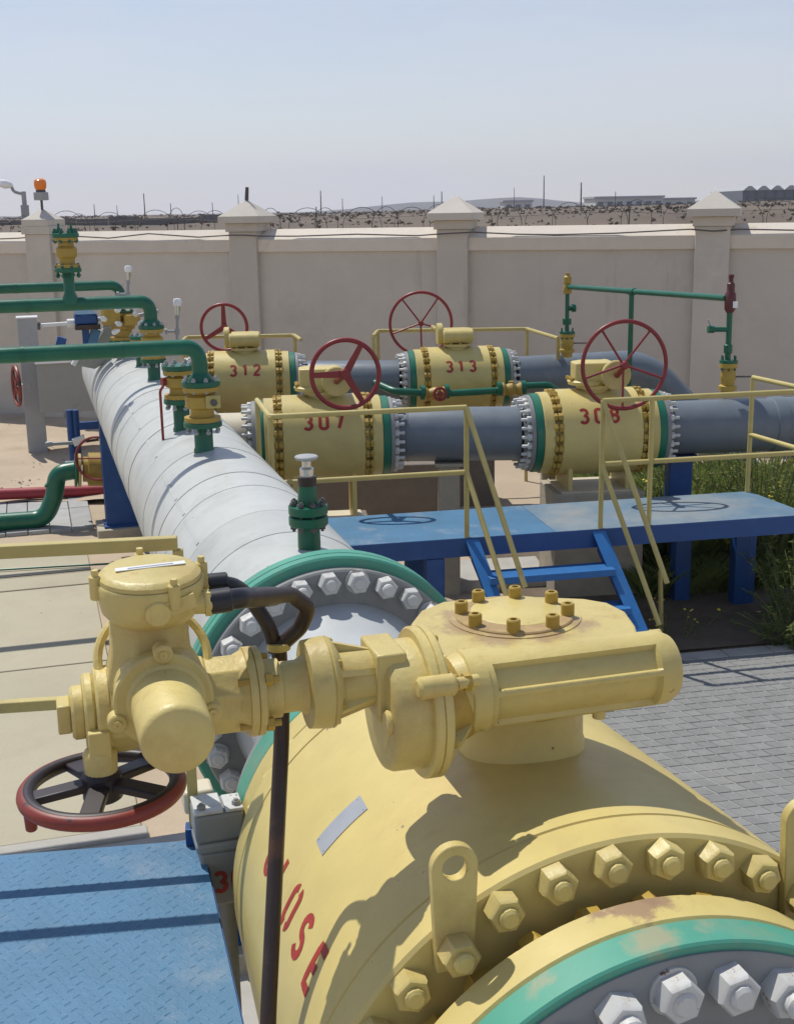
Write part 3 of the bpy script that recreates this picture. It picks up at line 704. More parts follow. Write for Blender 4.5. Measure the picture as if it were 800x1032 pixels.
bv = Thing('ball_valve', 'large cream yellow ball valve with electric actuator in the foreground', 'valve', HF, (0, -2, G))
prof = [(-2.872, .52), (-2.872, .628), (-2.864, .638), (-2.782, .638), (-2.774, .630), (-2.774, .575), (-2.752, .56), (-2.692, .56)]
bv.part('end_flange', MB().lathe(O0, YA, prof, 128), 'yellow_rim')
bv.part('flange_ring', MB().lathe(O0, YA, [(-1.235, .52), (-1.235, .630), (-1.228, .636), (-1.124, .636), (-1.117, .630), (-1.117, .5)], 128), 'green_ring')
bv.part('end_flange', MB().lathe(O0, YA, [(-1.405, .56), (-1.345, .575), (-1.345, .632), (-1.337, .64), (-1.243, .64), (-1.237, .632), (-1.237, .5)], 128), 'yellow_body')
bv.part('body', MB().lathe(O0, YA, [(-2.690, .54), (-2.690, .722), (-2.682, .730), (-2.584, .724), (-2.581, .719), (-2.577, .719), (-2.574, .724), (-2.3, .712), (-1.8, .690), (-1.524, .677), (-1.521, .672), (-1.517, .672), (-1.514, .677), (-1.416, .672), (-1.408, .665), (-1.408, .54)], 160), 'yellow_body', sharp=25)
_l = HF.at(455, 950, -2.70); _x, _y, _z = basis((0, -1, 0)); _d = _l - V((0, -2.69, AX)); _ph = math.atan2(_d.dot(_y), _d.dot(_x))
NR = 0.683
LUGS = [V((_l.x, -2.69, _l.z))]
_q = HF.at(803, 892, -2.70); _a2 = math.atan2((_q - V((0, -2.69, AX))).dot(_y), (_q - V((0, -2.69, AX))).dot(_x)); st_ = 2 * math.pi / 34
_a2 = _ph + round((_a2 - _ph) / st_) * st_
pp = ring_pts((0, -2.690, AX), (0, -1, 0), NR, 34, _ph)
LUG2 = V((0, -2.69, AX)) + (_x * math.cos(_a2) + _y * math.sin(_a2)) * NR
LUG1 = V((0, -2.69, AX)) + (_x * math.cos(_ph) + _y * math.sin(_ph)) * NR
bv.inst('nut', nutY, [k for k in pp if (k[0] - LUG1).length > .03 and (k[0] - LUG2).length > .03])
bv.inst('nut', nutYb, ring_pts((0, -2.774, AX), (0, 1, 0), 0.588, 28, 0.05))
bv.inst('nut', nutY, ring_pts((0, -1.408, AX), (0, 1, 0), 0.62, 34, 0.03))
for sx in (-.62, .62):
    bv.part('foot', MB().bx(min(sx, sx * .4), max(sx, sx * .4), -2.55, -1.55, G, 0.86), 'yellow_body', bev=.01)
# lifting lugs bolted on the flange face
def lug(p):
    w_, hh = .050, .185; out = [(-w_ * .9, -.045), (w_ * .9, -.045)]
    out = [(p.x + w_ * math.cos(R(a)), p.z + hh + w_ * math.sin(R(a))) for a in range(0, 181, 12)]
    out += [(p.x - w_ * .82, p.z - .05), (p.x + w_ * .82, p.z - .05)]
    hole = [(p.x + .028 * math.cos(R(a)), p.z + hh + .028 * math.sin(R(a))) for a in range(0, 360, 18)]
    bm = bmesh.new(); th = .026
    ov = [bm.verts.new((x, -2.693, z)) for x, z in out]; hv = [bm.verts.new((x, -2.693, z)) for x, z in hole]
    es = [bm.edges.new((ov[i], ov[(i + 1) % len(ov)])) for i in range(len(ov))] + [bm.edges.new((hv[i], hv[(i + 1) % len(hv)])) for i in range(len(hv))]
    bmesh.ops.triangle_fill(bm, use_beauty=True, use_dissolve=False, edges=es)
    r_ = bmesh.ops.extrude_face_region(bm, geom=bm.faces[:])
    for v in [q for q in r_['geom'] if isinstance(q, bmesh.types.BMVert)]: v.co.y -= th
    bmesh.ops.recalc_face_normals(bm, faces=bm.faces[:])
    mb = MB(); bm.verts.index_update(); mb.v = [v.co.copy() for v in bm.verts]; mb.f = [tuple(v.index for v in f.verts) for f in bm.faces]; bm.free()
    o = bv.part('lifting_lug', mb, 'yellow', bev=.003)
    n = MB().nut((p.x, -2.72, p.z), (0, -1, 0), .042, .046, .023, .062); bv.part('lug_nut', n, 'yellow', parent=o)
lug(LUG1); lug(LUG2)
# name plate on the body
cs = [bodyhit(*q) for q in [(318.6, 849.5), (327, 862.6), (370.7, 814), (362.5, 802)]]
mb = MB()
y0 = (cs[0].y + cs[3].y) / 2; y1 = (cs[1].y + cs[2].y) / 2; a0 = (cang(cs[0]) + cang(cs[1])) / 2; a1 = (cang(cs[2]) + cang(cs[3])) / 2
k = 8
for i in range(k):
    aa, ab = a0 + (a1 - a0) * i / k, a0 + (a1 - a0) * (i + 1) / k
    mb.add([onc(y0, aa, RBODY(y0)), onc(y1, aa, RBODY(y1)), onc(y1, ab, RBODY(y1)), onc(y0, ab, RBODY(y0)), onc(y0, aa, RBODY(y0) + .003), onc(y1, aa, RBODY(y1) + .003), onc(y1, ab, RBODY(y1) + .003), onc(y0, ab, RBODY(y0) + .003)], [(4, 5, 6, 7), (0, 1, 5, 4), (2, 3, 7, 6), (1, 2, 6, 5), (3, 0, 4, 7)])
npl = bv.part('name_plate', mb, 'plate')
for yy in (y0 + (y1 - y0) * .12, y0 + (y1 - y0) * .88):
    for aa in (a0 + (a1 - a0) * .06, a0 + (a1 - a0) * .94):
        p = onc(yy, aa, RBODY(yy) + .002); bv.part('rivet', MB().lathe(p, p - V((0, yy, AX)), [(0, .004), (.002, .003), (.003, 0)], 8), 'chrome', parent=npl)
# red stencil word on the left flank
pc, pe = bodyhit(275, 862), bodyhit(316.5, 976)
adv = abs(pe.y - pc.y) / 4; da = (cang(pe) - cang(pc)) / 4
ym = (pe.y + pc.y) / 2; am0 = (cang(pc) + cang(pe)) / 2; size = 0.115
def close_fn(x, y): return onc(ym - x, am0 - y / .7 + da * x / adv, RBODY(ym - x) + .0018)
for k, ch in enumerate('CLOSE'): bv.part('letter', letters(MB(), ch, size, 0, lambda x, y: close_fn(x + (k - 2) * adv, y), .2), 'red_print')
# gear operator -------------------------------------------------------
st = HF.l(uz(528, 752, 1.985)); gx, gy = st.x, st.y + 0.06
gx, gy = 0.030, -2.11

bv.part('bonnet', MB().lathe((gx - .02, gy + .03, 0), (0, 0, 1), [(1.86, .170), (1.955, .165), (1.97, .160), (2.065, .158), (2.07, .150)], 48), 'yellow')
gx, gy = gx - .02, gy + .03
bv.part('bonnet_ring', MB().lathe((gx, gy, 0), (0, 0, 1), [(2.0, .135), (2.117, .135)], 40), 'rust_stain')
for k in range(8): bv.part('bonnet_nut', MB().nut((gx + .145 * math.cos(k * .785 + .2), gy + .145 * math.sin(k * .785 + .2), 2.0705), (0, 0, 1), .02, .022, .011, .045), 'yellow_old')
gx, gy = gx + .02, gy - .03
def loc(px, py, off): return HF.at(px, py, off)
ZT = 2.29
outl = [HF.l(uz(x, y, ZT)) for x, y in [(414, 628), (424, 615), (446, 606), (480, 602.5), (540, 601), (588, 603), (612, 607), (630, 616), (640, 630), (644, 645)]]
yfr = gy - .19
poly = [(outl[0].x, yfr)] + [(p.x, p.y) for p in outl] + [(outl[-1].x, yfr)]
hs = MB().prism([(x, y, 2.118) for x, y in reversed(poly)][::-1], (0, 0, ZT - 2.118))
gb = bv.part('gearbox', hs, 'yellow', bev=.022, sharp=60)
gb.modifiers['bevel'].segments = 4
cc = HF.l(uz(518, 620, ZT + .004)); cx, cy = cc.x, cc.y
bv.part('cover_rim', MB().lathe((cx, cy, 0), (0, 0, 1), [(ZT - .02, .168), (ZT + .0025, .168), (ZT + .003, .165)], 48), 'yellow_rim', parent=gb)
bv.part('cover', MB().lathe((cx, cy, 0), (0, 0, 1), [(ZT - .02, .150), (ZT + .006, .150), (ZT + .009, .147), (ZT + .009, 0)], 48, cap=False), 'rust_stain', parent=gb)
bv.part('cover_boss', MB().lathe((cx + .015, cy + .02, 0), (0, 0, 1), [(ZT, .118), (ZT + .0095, .118), (ZT + .0105, .116), (ZT + .0105, 0)], 40, cap=False), 'yellow', parent=gb)
scr = MB().lathe((0, 0, 0), (0, 0, 1), [(0, .017), (.030, .017), (.033, .0145), (.033, .009), (.018, .008), (.018, 0)], 16, cap=False)
scr_me = mesh('screw', scr, M['yellow_old'])
for i in range(8):
    a = R(22.5 + 45 * i); bv.inst('screw', scr_me, [(V((cx + .134 * math.cos(a), cy + .134 * math.sin(a), ZT + .006)), None)], gb)
# the empties' base is subtracted by inst only once per part, so parents of sub-parts sit at the thing's base too
wo = gy - .205; wz = 2.203; WR = 0.090
uL, uR = loc(470, 697, wo).x, loc(672, 672, wo).x
def worm():
    mb = MB(); n = 144
    xs = []
    L = uR - uL; axs = [(0, 0), (.09, 0), (.105, 1), (.875, 1), (.89, 0), (.955, 0), (1.0, .0)]
    rows = []
    for f, rec in axs:
        rw = []
        for k in range(n):
            a = 2 * math.pi * k / n; deg = math.degrees(a)          # 0 = towards the camera side, 90 = up
            if deg > 180: deg -= 360
            rr = WR
            def dip(a0, a1):
                e = 2.5; return max(0, min(1, (deg - a0) / e, (a1 - deg) / e))
            rr -= .015 * rec * max(dip(17, 60), dip(-58, 8), dip(-140, -75))
            if f == 1.0: rr -= .012
            rw.append(len(mb.v)); mb.v.append(V((uL + f * L, wo - math.cos(a) * rr, wz + math.sin(a) * rr)))
        rows.append(rw)
    for A, B in zip(rows, rows[1:]):
        for k in range(n):
            j = (k + 1) % n; mb.f.append((A[k], B[k], B[j], A[j]))
    mb.f.append(tuple(rows[0])); mb.f.append(tuple(reversed(rows[-1])))
    return mb
wc = bv.part('worm_housing', worm(), 'yellow', sharp=30)
bv.part('housing_collar', MB().lathe((uL, wo, wz), (-1, 0, 0), [(-.03, WR + .008), (.012, WR + .008), (.016, WR + .003), (.05, .085), (.085, .075)], 48), 'yellow', parent=wc)
bv.part('end_plug', MB().cyl((uR, wo - .02, wz + .02), (uR + .022, wo - .02, wz + .02), .014, n=12, bev=.003), 'yellow', parent=wc)
bv.part('end_plug', MB().cyl((uR - .02, wo + .06, wz + .06), (uR + .012, wo + .06, wz + .06), .014, n=12, bev=.003), 'yellow', parent=wc)
bv.part('drain_plug', MB().cyl((uL + .33, wo - .02, wz - WR - .012), (uL + .33, wo - .02, wz - WR + .01), .016, n=10), 'yellow', parent=wc)
# end cover discs
uf = loc(428, 700, wo).x
bv.part('cover_flange', MB().lathe((uf, wo + .02, 2.185), (-1, 0, 0), [(-.022, .15), (-.022, .172), (-.017, .177), (-.002, .177), (-.001, .173), (.001, .173), (.002, .177), (.016, .177), (.021, .172), (.021, .15)], 64), 'yellow', parent=gb)
cv = bv.part('end_cover', MB().lathe((uf - .02, wo + .02, 2.185), (-1, 0, 0), [(0, .152), (.07, .150), (.083, .143), (.088, .132), (.088, 0)], 64, cap=False), 'yellow', parent=gb)
bv.part('cover_boss', MB().cyl((uf - .105, wo - .085, 2.19), (uf - .12, wo - .085, 2.19), .028, n=18, bev=.004), 'yellow', parent=gb)
bv.part('cover_rib', MB().bar((uf - .1, wo - .08, 2.17), (uf - .1, wo - .03, 2.10), .03, .022, V((1, 0, 0))), 'yellow', parent=gb, bev=.004)
bv.part('stud', MB().cyl((uf - .055, wo - .12, 2.275), (uf + .035, wo - .12, 2.275), .026, n=14, bev=.008).cyl((uf + .035, wo - .12, 2.275), (uL - .01, wo - .10, 2.27), .014, n=10), 'yellow', parent=gb)
bv.part('stud_nut', MB().nut((uL - .045, wo - .105, 2.271), (1, 0, 0), .021, .018), 'yellow_old', parent=gb)
for k, a in enumerate((20, 75, 140, 200, 265, 320)):
    c0 = V((uf + .02, wo + .02 + math.cos(R(a)) * .14, 2.185 + math.sin(R(a)) * .14))
    bv.part('stud', MB().nut(c0, (1, 0, 0), .018, .018, .01, .03), 'yellow_old', parent=gb)
for a in (200, 250, 300, 340):
    p0 = V((uf + .02, wo + math.cos(R(a)) * .13, 2.185 + math.sin(R(a)) * .13)); p1 = V((uL - .04, wo + math.cos(R(a)) * .08, 2.185 + math.sin(R(a)) * .08))
    bv.part('rib', MB().bar(p0, p1, .02, .05, V((0, math.cos(R(a)), math.sin(R(a))))), 'yellow', parent=gb)
bv.part('bell', MB().lathe((uf + .02, wo, 2.185), (1, 0, 0), [(0, .12), (uL - uf - .02, .085)], 32), 'yellow_old', parent=gb)

# drive shaft housing towards the actuator
sz = 2.262; so_ = wo + .02
def ux(px, py=697): return loc(px, py, so_).x
u385, u350, u344, u324, u263, u246, u208 = ux(387), ux(340), ux(333), ux(308), ux(263), ux(246), ux(206)
sh = bv.part('drive_housing', MB().lathe((0, so_, sz), (1, 0, 0), [(u324 - .005, .055), (u324, .10), (u344 - .012, .105), (u344 - .008, .101), (u344 - .004, .105), (u344 + .004, .100), (u350 + .004, .070), (u385 + .01, .062)], 40), 'yellow', sharp=30)
bv.part('clamp_block', MB().bx(u385 - .035, u385 + .035, so_ - .075, so_ + .075, sz - .085, sz + .075), 'yellow', parent=sh, bev=.006)
for a in (25, 90, 155, 215, 270, 325):
    d = V((0, -math.cos(R(a)), math.sin(R(a))))
    q = V((u344, so_, sz)); q1 = V((u385 - .02, so_, sz))
    bv.part('rib', MB().prism([q + d * .055, q + d * .094, q1 + d * .062, q1 + d * .05], d.cross(V((1, 0, 0))) * .014), 'yellow', parent=sh)
    bv.part('bolt', MB().nut(q + d.cross(V((1, 0, 0))) * .03 + d * .082, (1, 0, 0), .011, .014), 'yellow_old', parent=sh)
bv.part('tube', MB().lathe((0, so_, sz), (1, 0, 0), [(u263 - .01, .066), (u263 + .04, .0665), (u263 + .043, .058), (u324 - .02, .058), (u324, .070)], 40), 'yellow', parent=sh)
bv.part('flange', MB().lathe((0, so_, sz), (1, 0, 0), [(u246 - .02, .085), (u246, .094), (u246 + .002, .1), (u246 + .018, .1), (u246 + .0195, .096), (u246 + .0215, .1), (u263 - .003, .1), (u263, .095), (u263, .05)], 48), 'yellow', parent=sh)
for a in (35, 145, 215, 325):
    d = V((0, math.cos(R(a)), math.sin(R(a)))) * .09
    bv.part('stud', MB().cyl(V((u263 - .06, so_, sz)) + d, V((u263 + .03, so_, sz)) + d, .008, n=8).nut(V((u263 - .002, so_, sz)) + d, (1, 0, 0), .016, .016), 'yellow_old', parent=sh)
# actuator
mo = HF.at(166, 707, so_ - .155); mx = mo.x; mzz = mo.z
ML = .1
while pix(HF.w((mx + .004, so_ - .15 - ML, mzz)))[1] < 747: ML += .004
ac = bv.part('actuator_case', MB().lathe((0, so_, sz), (1, 0, 0), [(mx - .13, .088), (mx - .12, .095), (mx - .10, .098), (mx + .1, .095), (u208, .088), (u246, .088)], 10, a0=R(18)), 'yellow', sharp=30, bev=.006)
bv.part('case_barrel', MB().lathe((mx, so_ - .12, mzz), (0, 1, 0), [(0, .092), (.02, .098), (.10, .098), (.2, .09), (.26, .08), (.27, .07)], 40), 'yellow', parent=ac)
bv.part('case_flange', MB().lathe((mx, so_ - .155, mzz), (0, 1, 0), [(0, .097), (.004, .102), (.03, .102), (.034, .099)], 48), 'yellow', parent=ac)
for a in (88, 200, 340, 270):
    q = V((mx + .103 * math.cos(R(a)), so_ - .158, mzz + .103 * math.sin(R(a))))
    bv.part('bolt_boss', MB().cyl(q + V((0, .034, 0)), q + V((0, -.004, 0)), .02, n=16, bev=.003).lathe(q + V((0, -.004, 0)), (0, -1, 0), [(0, .009), (.006, .009), (.006, .004), (.002, 0)], 8), 'yellow', parent=ac)
mt = bv.part('motor', MB().lathe((mx + .004, so_ - .15, mzz + .0), (0, -1, 0), [(0, .085), (.012, .079), (.014, .074), (ML - .02, .072), (ML - .008, .068), (ML - .002, .060), (ML, 0)], 48, cap=False), 'yellow', sharp=50)
hx_, hy_ = mx - .004, so_ - .04
hz = HF.at(147, 634, hy_ - .1).z + .02; hT = HF.at(147, 572, hy_).z; hL = hT - .016 - hz
bv.part('case_neck', MB().lathe((mx - .012, so_ - .02, 0), (0, 0, 1), [(sz + .03, .115), (sz + .10, .10), (sz + .135, .09), (hz - .01, .085)], 8, a0=R(22.5)), 'yellow', parent=ac, bev=.006, sharp=30)
bv.part('base_ring', MB().ring((hx_, hy_ + .05, sz + .10), (0.05, -.8, .6), .118, .010, 40, 8), 'yellow', parent=ac)
hd = bv.part('terminal_head', MB().lathe((hx_, hy_ + .06 * hz, 0), (0.0, -0.06, 1), [(hz - .03, .06), (hz - .02, .088), (hz + .0, .104), (hz + .02, .108), (hz + hL - .006, .112), (hz + hL, .109)], 56), 'yellow', sharp=35)
ho = V((hx_, hy_ - .06 * 0, 0)); ax_h = V((0, -0.06, 1)).normalized()
def hh(x, y, z): 
    bx_, by_, bz_ = V((1, 0, 0)), ax_h.cross(V((1, 0, 0))), ax_h
    return V((hx_, hy_ + .06 * hz, 0)) + bx_ * x + by_ * y + bz_ * z
bv.part('lid', MB().lathe((hx_, hy_ + .06 * hz, 0), ax_h, [(hz + hL + .001, .107), (hz + hL + .010, .106), (hz + hL + .018, .097), (hz + hL + .020, .091), (hz + hL + .023, 0)], 56, cap=False), 'yellow', parent=hd)
q = [hh(x, y, hz + hL + .0225) for x, y in [(-.07, -.012), (.075, -.002), (.075, .016), (-.07, .006)]]
bv.part('label_strip', MB().prism(q, ax_h * .002), 'lamp_white', parent=hd)
q = [hh(x, y, hz + hL + .0248) for x, y in [(-.045, -.0055), (.05, .0015), (.05, .0055), (-.045, -.0015)]]
bv.part('label_print', MB().prism(q, ax_h * .0006), 'plate', parent=hd)
for a in (95, 183, 290, 10):
    d = V((math.cos(R(a)), math.sin(R(a)), 0))
    bv.part('lug', MB().cyl(hh(d.x * .112, d.y * .112, hz + .03), hh(d.x * .112, d.y * .112, hz + hL + .016), .013, n=12, bev=.002).cyl(hh(d.x * .112, d.y * .112, hz + hL + .016), hh(d.x * .112, d.y * .112, hz + hL + .029), .0075, n=8), 'yellow', parent=hd)
def entry(px, py, off, L, r=.024):
    p = HF.at(px, py, off)
    bv.part('cable_entry', MB().cyl((p.x - L, p.y + .01, p.z + .004), (p.x, p.y, p.z), r, n=18, bev=.002).nut((p.x - .012, p.y, p.z), (1, 0, 0), r * 1.22, .014), 'yellow', parent=hd); return p
e1 = entry(212, 607, hy_ - .045, .10); e2 = entry(211, 588.5, hy_ + .05, .08, .018)
pb = HF.at(160, 620, hy_ - .118)
bv.part('blank_plug', MB().cyl(pb + V((0, .05, 0)), pb, .026, n=20, bev=.003).bar(pb + V((.0, .012, .004)), pb + V((.075, .03, .018)), .022, .03), 'yellow', parent=hd)
# left hub stack and handwheel
for (pa, pb_, rr) in [(112, 96, .096), (96, 84, .082), (86, 71, .058)]:
    bv.part('hub_disc', MB().cyl((ux(pa, 710), so_, sz), (ux(pb_, 710), so_, sz), rr, n=36, bev=.006), 'yellow', parent=ac)
bv.part('square_nut', MB().bx(ux(57, 710), ux(71, 710), so_ - .034, so_ + .034, sz - .034, sz + .03), 'yellow', parent=ac, bev=.004)
wx, wy = HF.at(104, 797, so_ - .075).x, so_ - .075; wzc = HF.at(102, 794, so_ - .075).z
bv.part('wheel_arm', MB().bx(wx - .022, wx + .024, wy - .03, wy + .035, wzc + .07, sz - .01).lathe((wx, wy, 0), (0, 0, 1), [(wzc + .025, .034), (wzc + .08, .036), (wzc + .09, .03), (wzc + .1, 0)], 20), 'yellow', parent=ac, bev=.004)
hw = bv.part('handwheel', MB().ring((wx, wy, wzc), (0, 0, 1), .161, .0165, 64, 14), 'red_worn')
bv.part('rim_liner', MB().ring((wx, wy, wzc + .0035), (0, 0, 1), .1545, .0150, 64, 12), 'wheel_dark', parent=hw)
for k in range(5):
    a = R(72 * k + 40); d = V((math.cos(a), math.sin(a), 0)); c0 = V((wx, wy, wzc + .012)); 
    bv.part('spoke', MB().bar(c0 + d * .03, V((wx, wy, wzc)) + d * .155, .044, .018), 'wheel_dark', parent=hw, bev=.004)
bv.part('hub', MB().lathe((wx, wy, 0), (0, 0, 1), [(wzc - .025, .035), (wzc - .02, .042), (wzc + .03, .042), (wzc + .04, .034)], 24), 'wheel_dark', parent=hw)
p = V((wx - .15, wy - .04, wzc)); bv.part('grip', MB().cyl(p + V((0, 0, -.055)), p + V((0, 0, -.01)), .012, .014, n=12, bev=.003), 'red_worn', parent=hw)

# cable hoses and the brown conduit standing beside the valve
cdn = Thing('conduit', 'rusty brown conduit with black hoses curling from the electric actuator', 'pipe', HF, (-.7, -2.1, G))
oc = so_ + .135
bt = cylhit(270, 1032, .79); tp = HF.at(281, 652, oc); md = HF.at(285, 722, oc)
low = V((bt.x - .05, bt.y, .3))
cdn.part('pipe', MB().tube(arc([tp, md, bt, V((bt.x - .03, bt.y, 0.9)), V((bt.x - .03, bt.y, G - 0.03))], [.4, .3, .2]), .0190, 14), 'brown')
cdn.part('collar', MB().cyl(tp + (tp - md).normalized() * -.005, tp + (tp - md).normalized() * .012, .028, n=16), 'rail_yellow')
q1 = [e1, HF.at(240, 604, e1.y), HF.at(293, 599, oc - .04), HF.at(311, 612, oc - .02), HF.at(303, 632, oc - .01), tp]
cdn.part('hose', MB().tube(arc(q1, [.06, .05, .03, .05]), .019, 14), 'brown')
cdn.part('hose_sleeve', MB().tube(arc([e1, HF.at(240, 603, e1.y), HF.at(276, 601, oc - .05)], .05), .0225, 14), 'black')
cdn.part('ferrule', MB().cyl(e1 + V((-.004, 0, 0)), e1 + V((.045, 0, .002)), .0265, n=14, bev=.003), 'black')
q2 = [e2, HF.at(235, 591, e2.y), HF.at(252, 602, oc + .02), HF.at(272, 632, oc), tp + V((-.008, .01, -.01))]
cdn.part('hose', MB().tube(arc(q2, [.05, .06, .1]), .018, 14), 'brown')
cdn.part('hose_sleeve', MB().tube(arc([e2, HF.at(235, 591, e2.y), HF.at(254, 605, oc + .02)], .05), .021, 14), 'black')
cdn.part('ferrule', MB().cyl(e2 + V((-.004, 0, 0)), e2 + V((.04, 0, 0)), .023, n=14, bev=.003), 'black')

# small grey valve beside the platform, number half hidden
gv = HF.at(220, 850, -1.25); gvx, gvy = gv.x, -1.25
def gz(py): return HF.at(213, py, -1.25).z
t = Thing('gate_valve', 'small grey drain valve with red stencilled number between blue platform and yellow valve', 'valve', HF, (gvx, gvy, G))
zz = [gz(y) for y in (813, 826, 838, 852, 856, 906)]
t.part('bonnet', MB().bx(gvx - .075, gvx + .08, gvy - .06, gvy + .075, zz[2] - .01, zz[0]), 'flange_grey', bev=.012)
t.part('bonnet_cap', MB().bx(gvx - .073, gvx + .015, gvy - .058, gvy + .072, zz[0] + .001, zz[0] + .012).bx(gvx + .022, gvx + .079, gvy - .058, gvy + .05, zz[0] + .001, zz[0] + .012), 'white_steel', bev=.003)
t.part('collar', MB().bx(gvx - .075, gvx + .085, gvy - .06, gvy + .08, zz[3], zz[2] - .011), 'flange_grey', bev=.012)
t.part('body', MB().bx(gvx - .065, gvx + .12, gvy - .05, gvy + .09, zz[5], zz[3] - .001), 'flange_grey', bev=.01)
t.part('riser', MB().cyl((gvx + .02, gvy + .02, G), (gvx + .02, gvy + .02, zz[5] - .001), .03, n=12), 'flange_grey')
for k in (-.05, .06):
    t.part('bolt', MB().nut((gvx + k, gvy - .03, zz[0] + .012), (0, 0, 1), .014, .014, .007, .02), 'flange_grey')
t.part('bolt', MB().nut((gvx + .06, gvy - .052, zz[4] - .06), (0, -1, 0), .016, .014, .008, .02), 'flange_grey')
zt_ = gz(882)
for k, ch in enumerate('30'): t.part('digit', letters(MB(), ch, .075, 0, lambda x, y: V((gvx - .005 + k * .058 + x, gvy - .0515, zt_ + y)), .2), 'red_print')
t.part('grease_nipple', MB().cyl((gvx + .05, gvy - .22, zt_ - .18), (gvx + .12, gvy - .22, zt_ - .18), .016, n=8).nut((gvx + .06, gvy - .22, zt_ - .18), (1, 0, 0), .022, .02), 'yellow_old')
t.part('yoke', MB().bx(gvx - .08, gvx + .02, gvy + .2, gvy + .3, zz[0] - .12, zz[0] - .04), 'cream_pipe', bev=.01)

# near blue platform with its hand rail
ca = uz(203, 846, 1.3); cb = uz(-10, 863, 1.3); cn = uz(245, 1034, 1.3)
NP = Frame((ca.x, ca.y, 0), math.degrees(math.atan2(ca.y - cb.y, ca.x - cb.x)))
ln = NP.l(cn)
t = Thing('steel_platform', 'near blue checker plate platform with yellow hand rail at the lower left', 'platform', NP, (-1, -.5, G))
D_ = [(-3.0, ln.y), (ln.x, ln.y), (0, 0), (-3.0, 0)]
t.part('deck', MB().hexa([(x, y, 1.288) for x, y in D_], [(x, y, 1.3) for x, y in D_]), 'blue_deck')
# raised tread bars of the checker plate
ck = MB(); 
yy = ln.y + .02; j = 0
while yy < -.02:
    xx = -1.35 + (j % 2) * .02
    while xx < .3:
        lim = ln.x * (yy / ln.y)
        if xx < lim - .02:
            a = R(42 if (j + int((xx + 5) / .04)) % 2 else -48); c_ = V((xx, yy, 1.3)); d = V((math.cos(a), math.sin(a), 0)) * .0125; n_ = V((-d.y, d.x, 0)) * .26
            ck.add([c_ - d - n_, c_ + d - n_, c_ + d + n_, c_ - d + n_, c_ - d * .7 + V((0, 0, .0016)), c_ + d * .7 + V((0, 0, .0016))], [(0, 1, 5, 4), (2, 3, 4, 5), (1, 2, 5), (3, 0, 4)])
        xx += .04
    yy += .0285; j += 1
t.part('tread_pattern', ck, 'blue_deck', kind='stuff', smooth=False)
for p0, p1 in [(D_[0], D_[1]), (D_[1], D_[2]), (D_[2], D_[3])]:
    t.part('edge_beam', MB().bar((p0[0], p0[1], 1.24), (p1[0], p1[1], 1.24), .012, .094), 'blue')
for x, y in [(-.05, -.05), (ln.x - .08, ln.y + .06), (-1.6, -.05), (-1.6, ln.y + .06), (-2.9, -.05)]:
    t.part('leg', MB().bx(x - .04, x + .04, y - .04, y + .04, G - .03, 1.19), 'blue')
zr = NP.at(176, 547, -.012).z; zm = zr - .5
t.part('rail', MB().bar((-3.0, -.012, zr), (-.018, -.012, zr), .04, .04), 'rail_yellow', bev=.004)
t.part('rail', MB().bar((-3.0, -.012, zm), (-.038, -.012, zm), .035, .035), 'rail_yellow', bev=.004)
for x in (-.018, -1.5, -2.95):
    t.part('rail_post', MB().bx(x - .016, x + .016, -.028, .004, 1.32, zr - .021), 'rail_yellow', bev=.003)
    t.part('post_base', MB().bx(x - .03, x + .03, -.042, .014, 1.301, 1.36), 'blue', bev=.003)

# worn patches: bare primer on the near flange rim, the green ring and round the gear box cover
M['rim_worn'] = M['yellow_rim'].copy(); M['ring_worn'] = M['green_ring'].copy(); M['box_worn'] = M['yellow'].copy()
def lp(px, py, rad, base):
    return cylhit(px, py, rad) - V(base)
patch(M['rim_worn'], [(lp(640, 915, .638, (0, -2, G)), .05), (lp(604, 922, .638, (0, -2, G)), .018), (lp(665, 908, .638, (0, -2, G)), .026)], (0.30, 0.19, 0.12), .035, 16, .012)
patch(M['ring_worn'], [(lp(655, 945, .636, (0, -3.4, 0)), .045), (lp(545, 992, .636, (0, -3.4, 0)), .018), (lp(712, 934, .636, (0, -3.4, 0)), .014)], (0.36, 0.33, 0.20), .03, 18, .02)
pb_ = V((0, -2, G))
patch(M['box_worn'], [(V((cx - .15, cy - .03, ZT)) - pb_, .055), (V((cx - .10, cy - .14, ZT)) - pb_, .05), (V((cx + .02, cy - .165, ZT)) - pb_, .04), (V((cx + .13, cy - .10, ZT)) - pb_, .045), (V((cx - .15, cy + .06, ZT)) - pb_, .03)], (0.36, 0.24, 0.12), .04, 22, .02)
for o in C.objects:
    if o.parent == bv.o and o.name.startswith('end_flange'): o.data.materials[0] = M['rim_worn']
    if o.parent == np_.o and o.name.startswith('flange_ring'): o.data.materials[0] = M['ring_worn']
    if o == gb or (o.parent == gb and o.name.startswith('cover_rim')): o.data.materials[0] = M['box_worn']
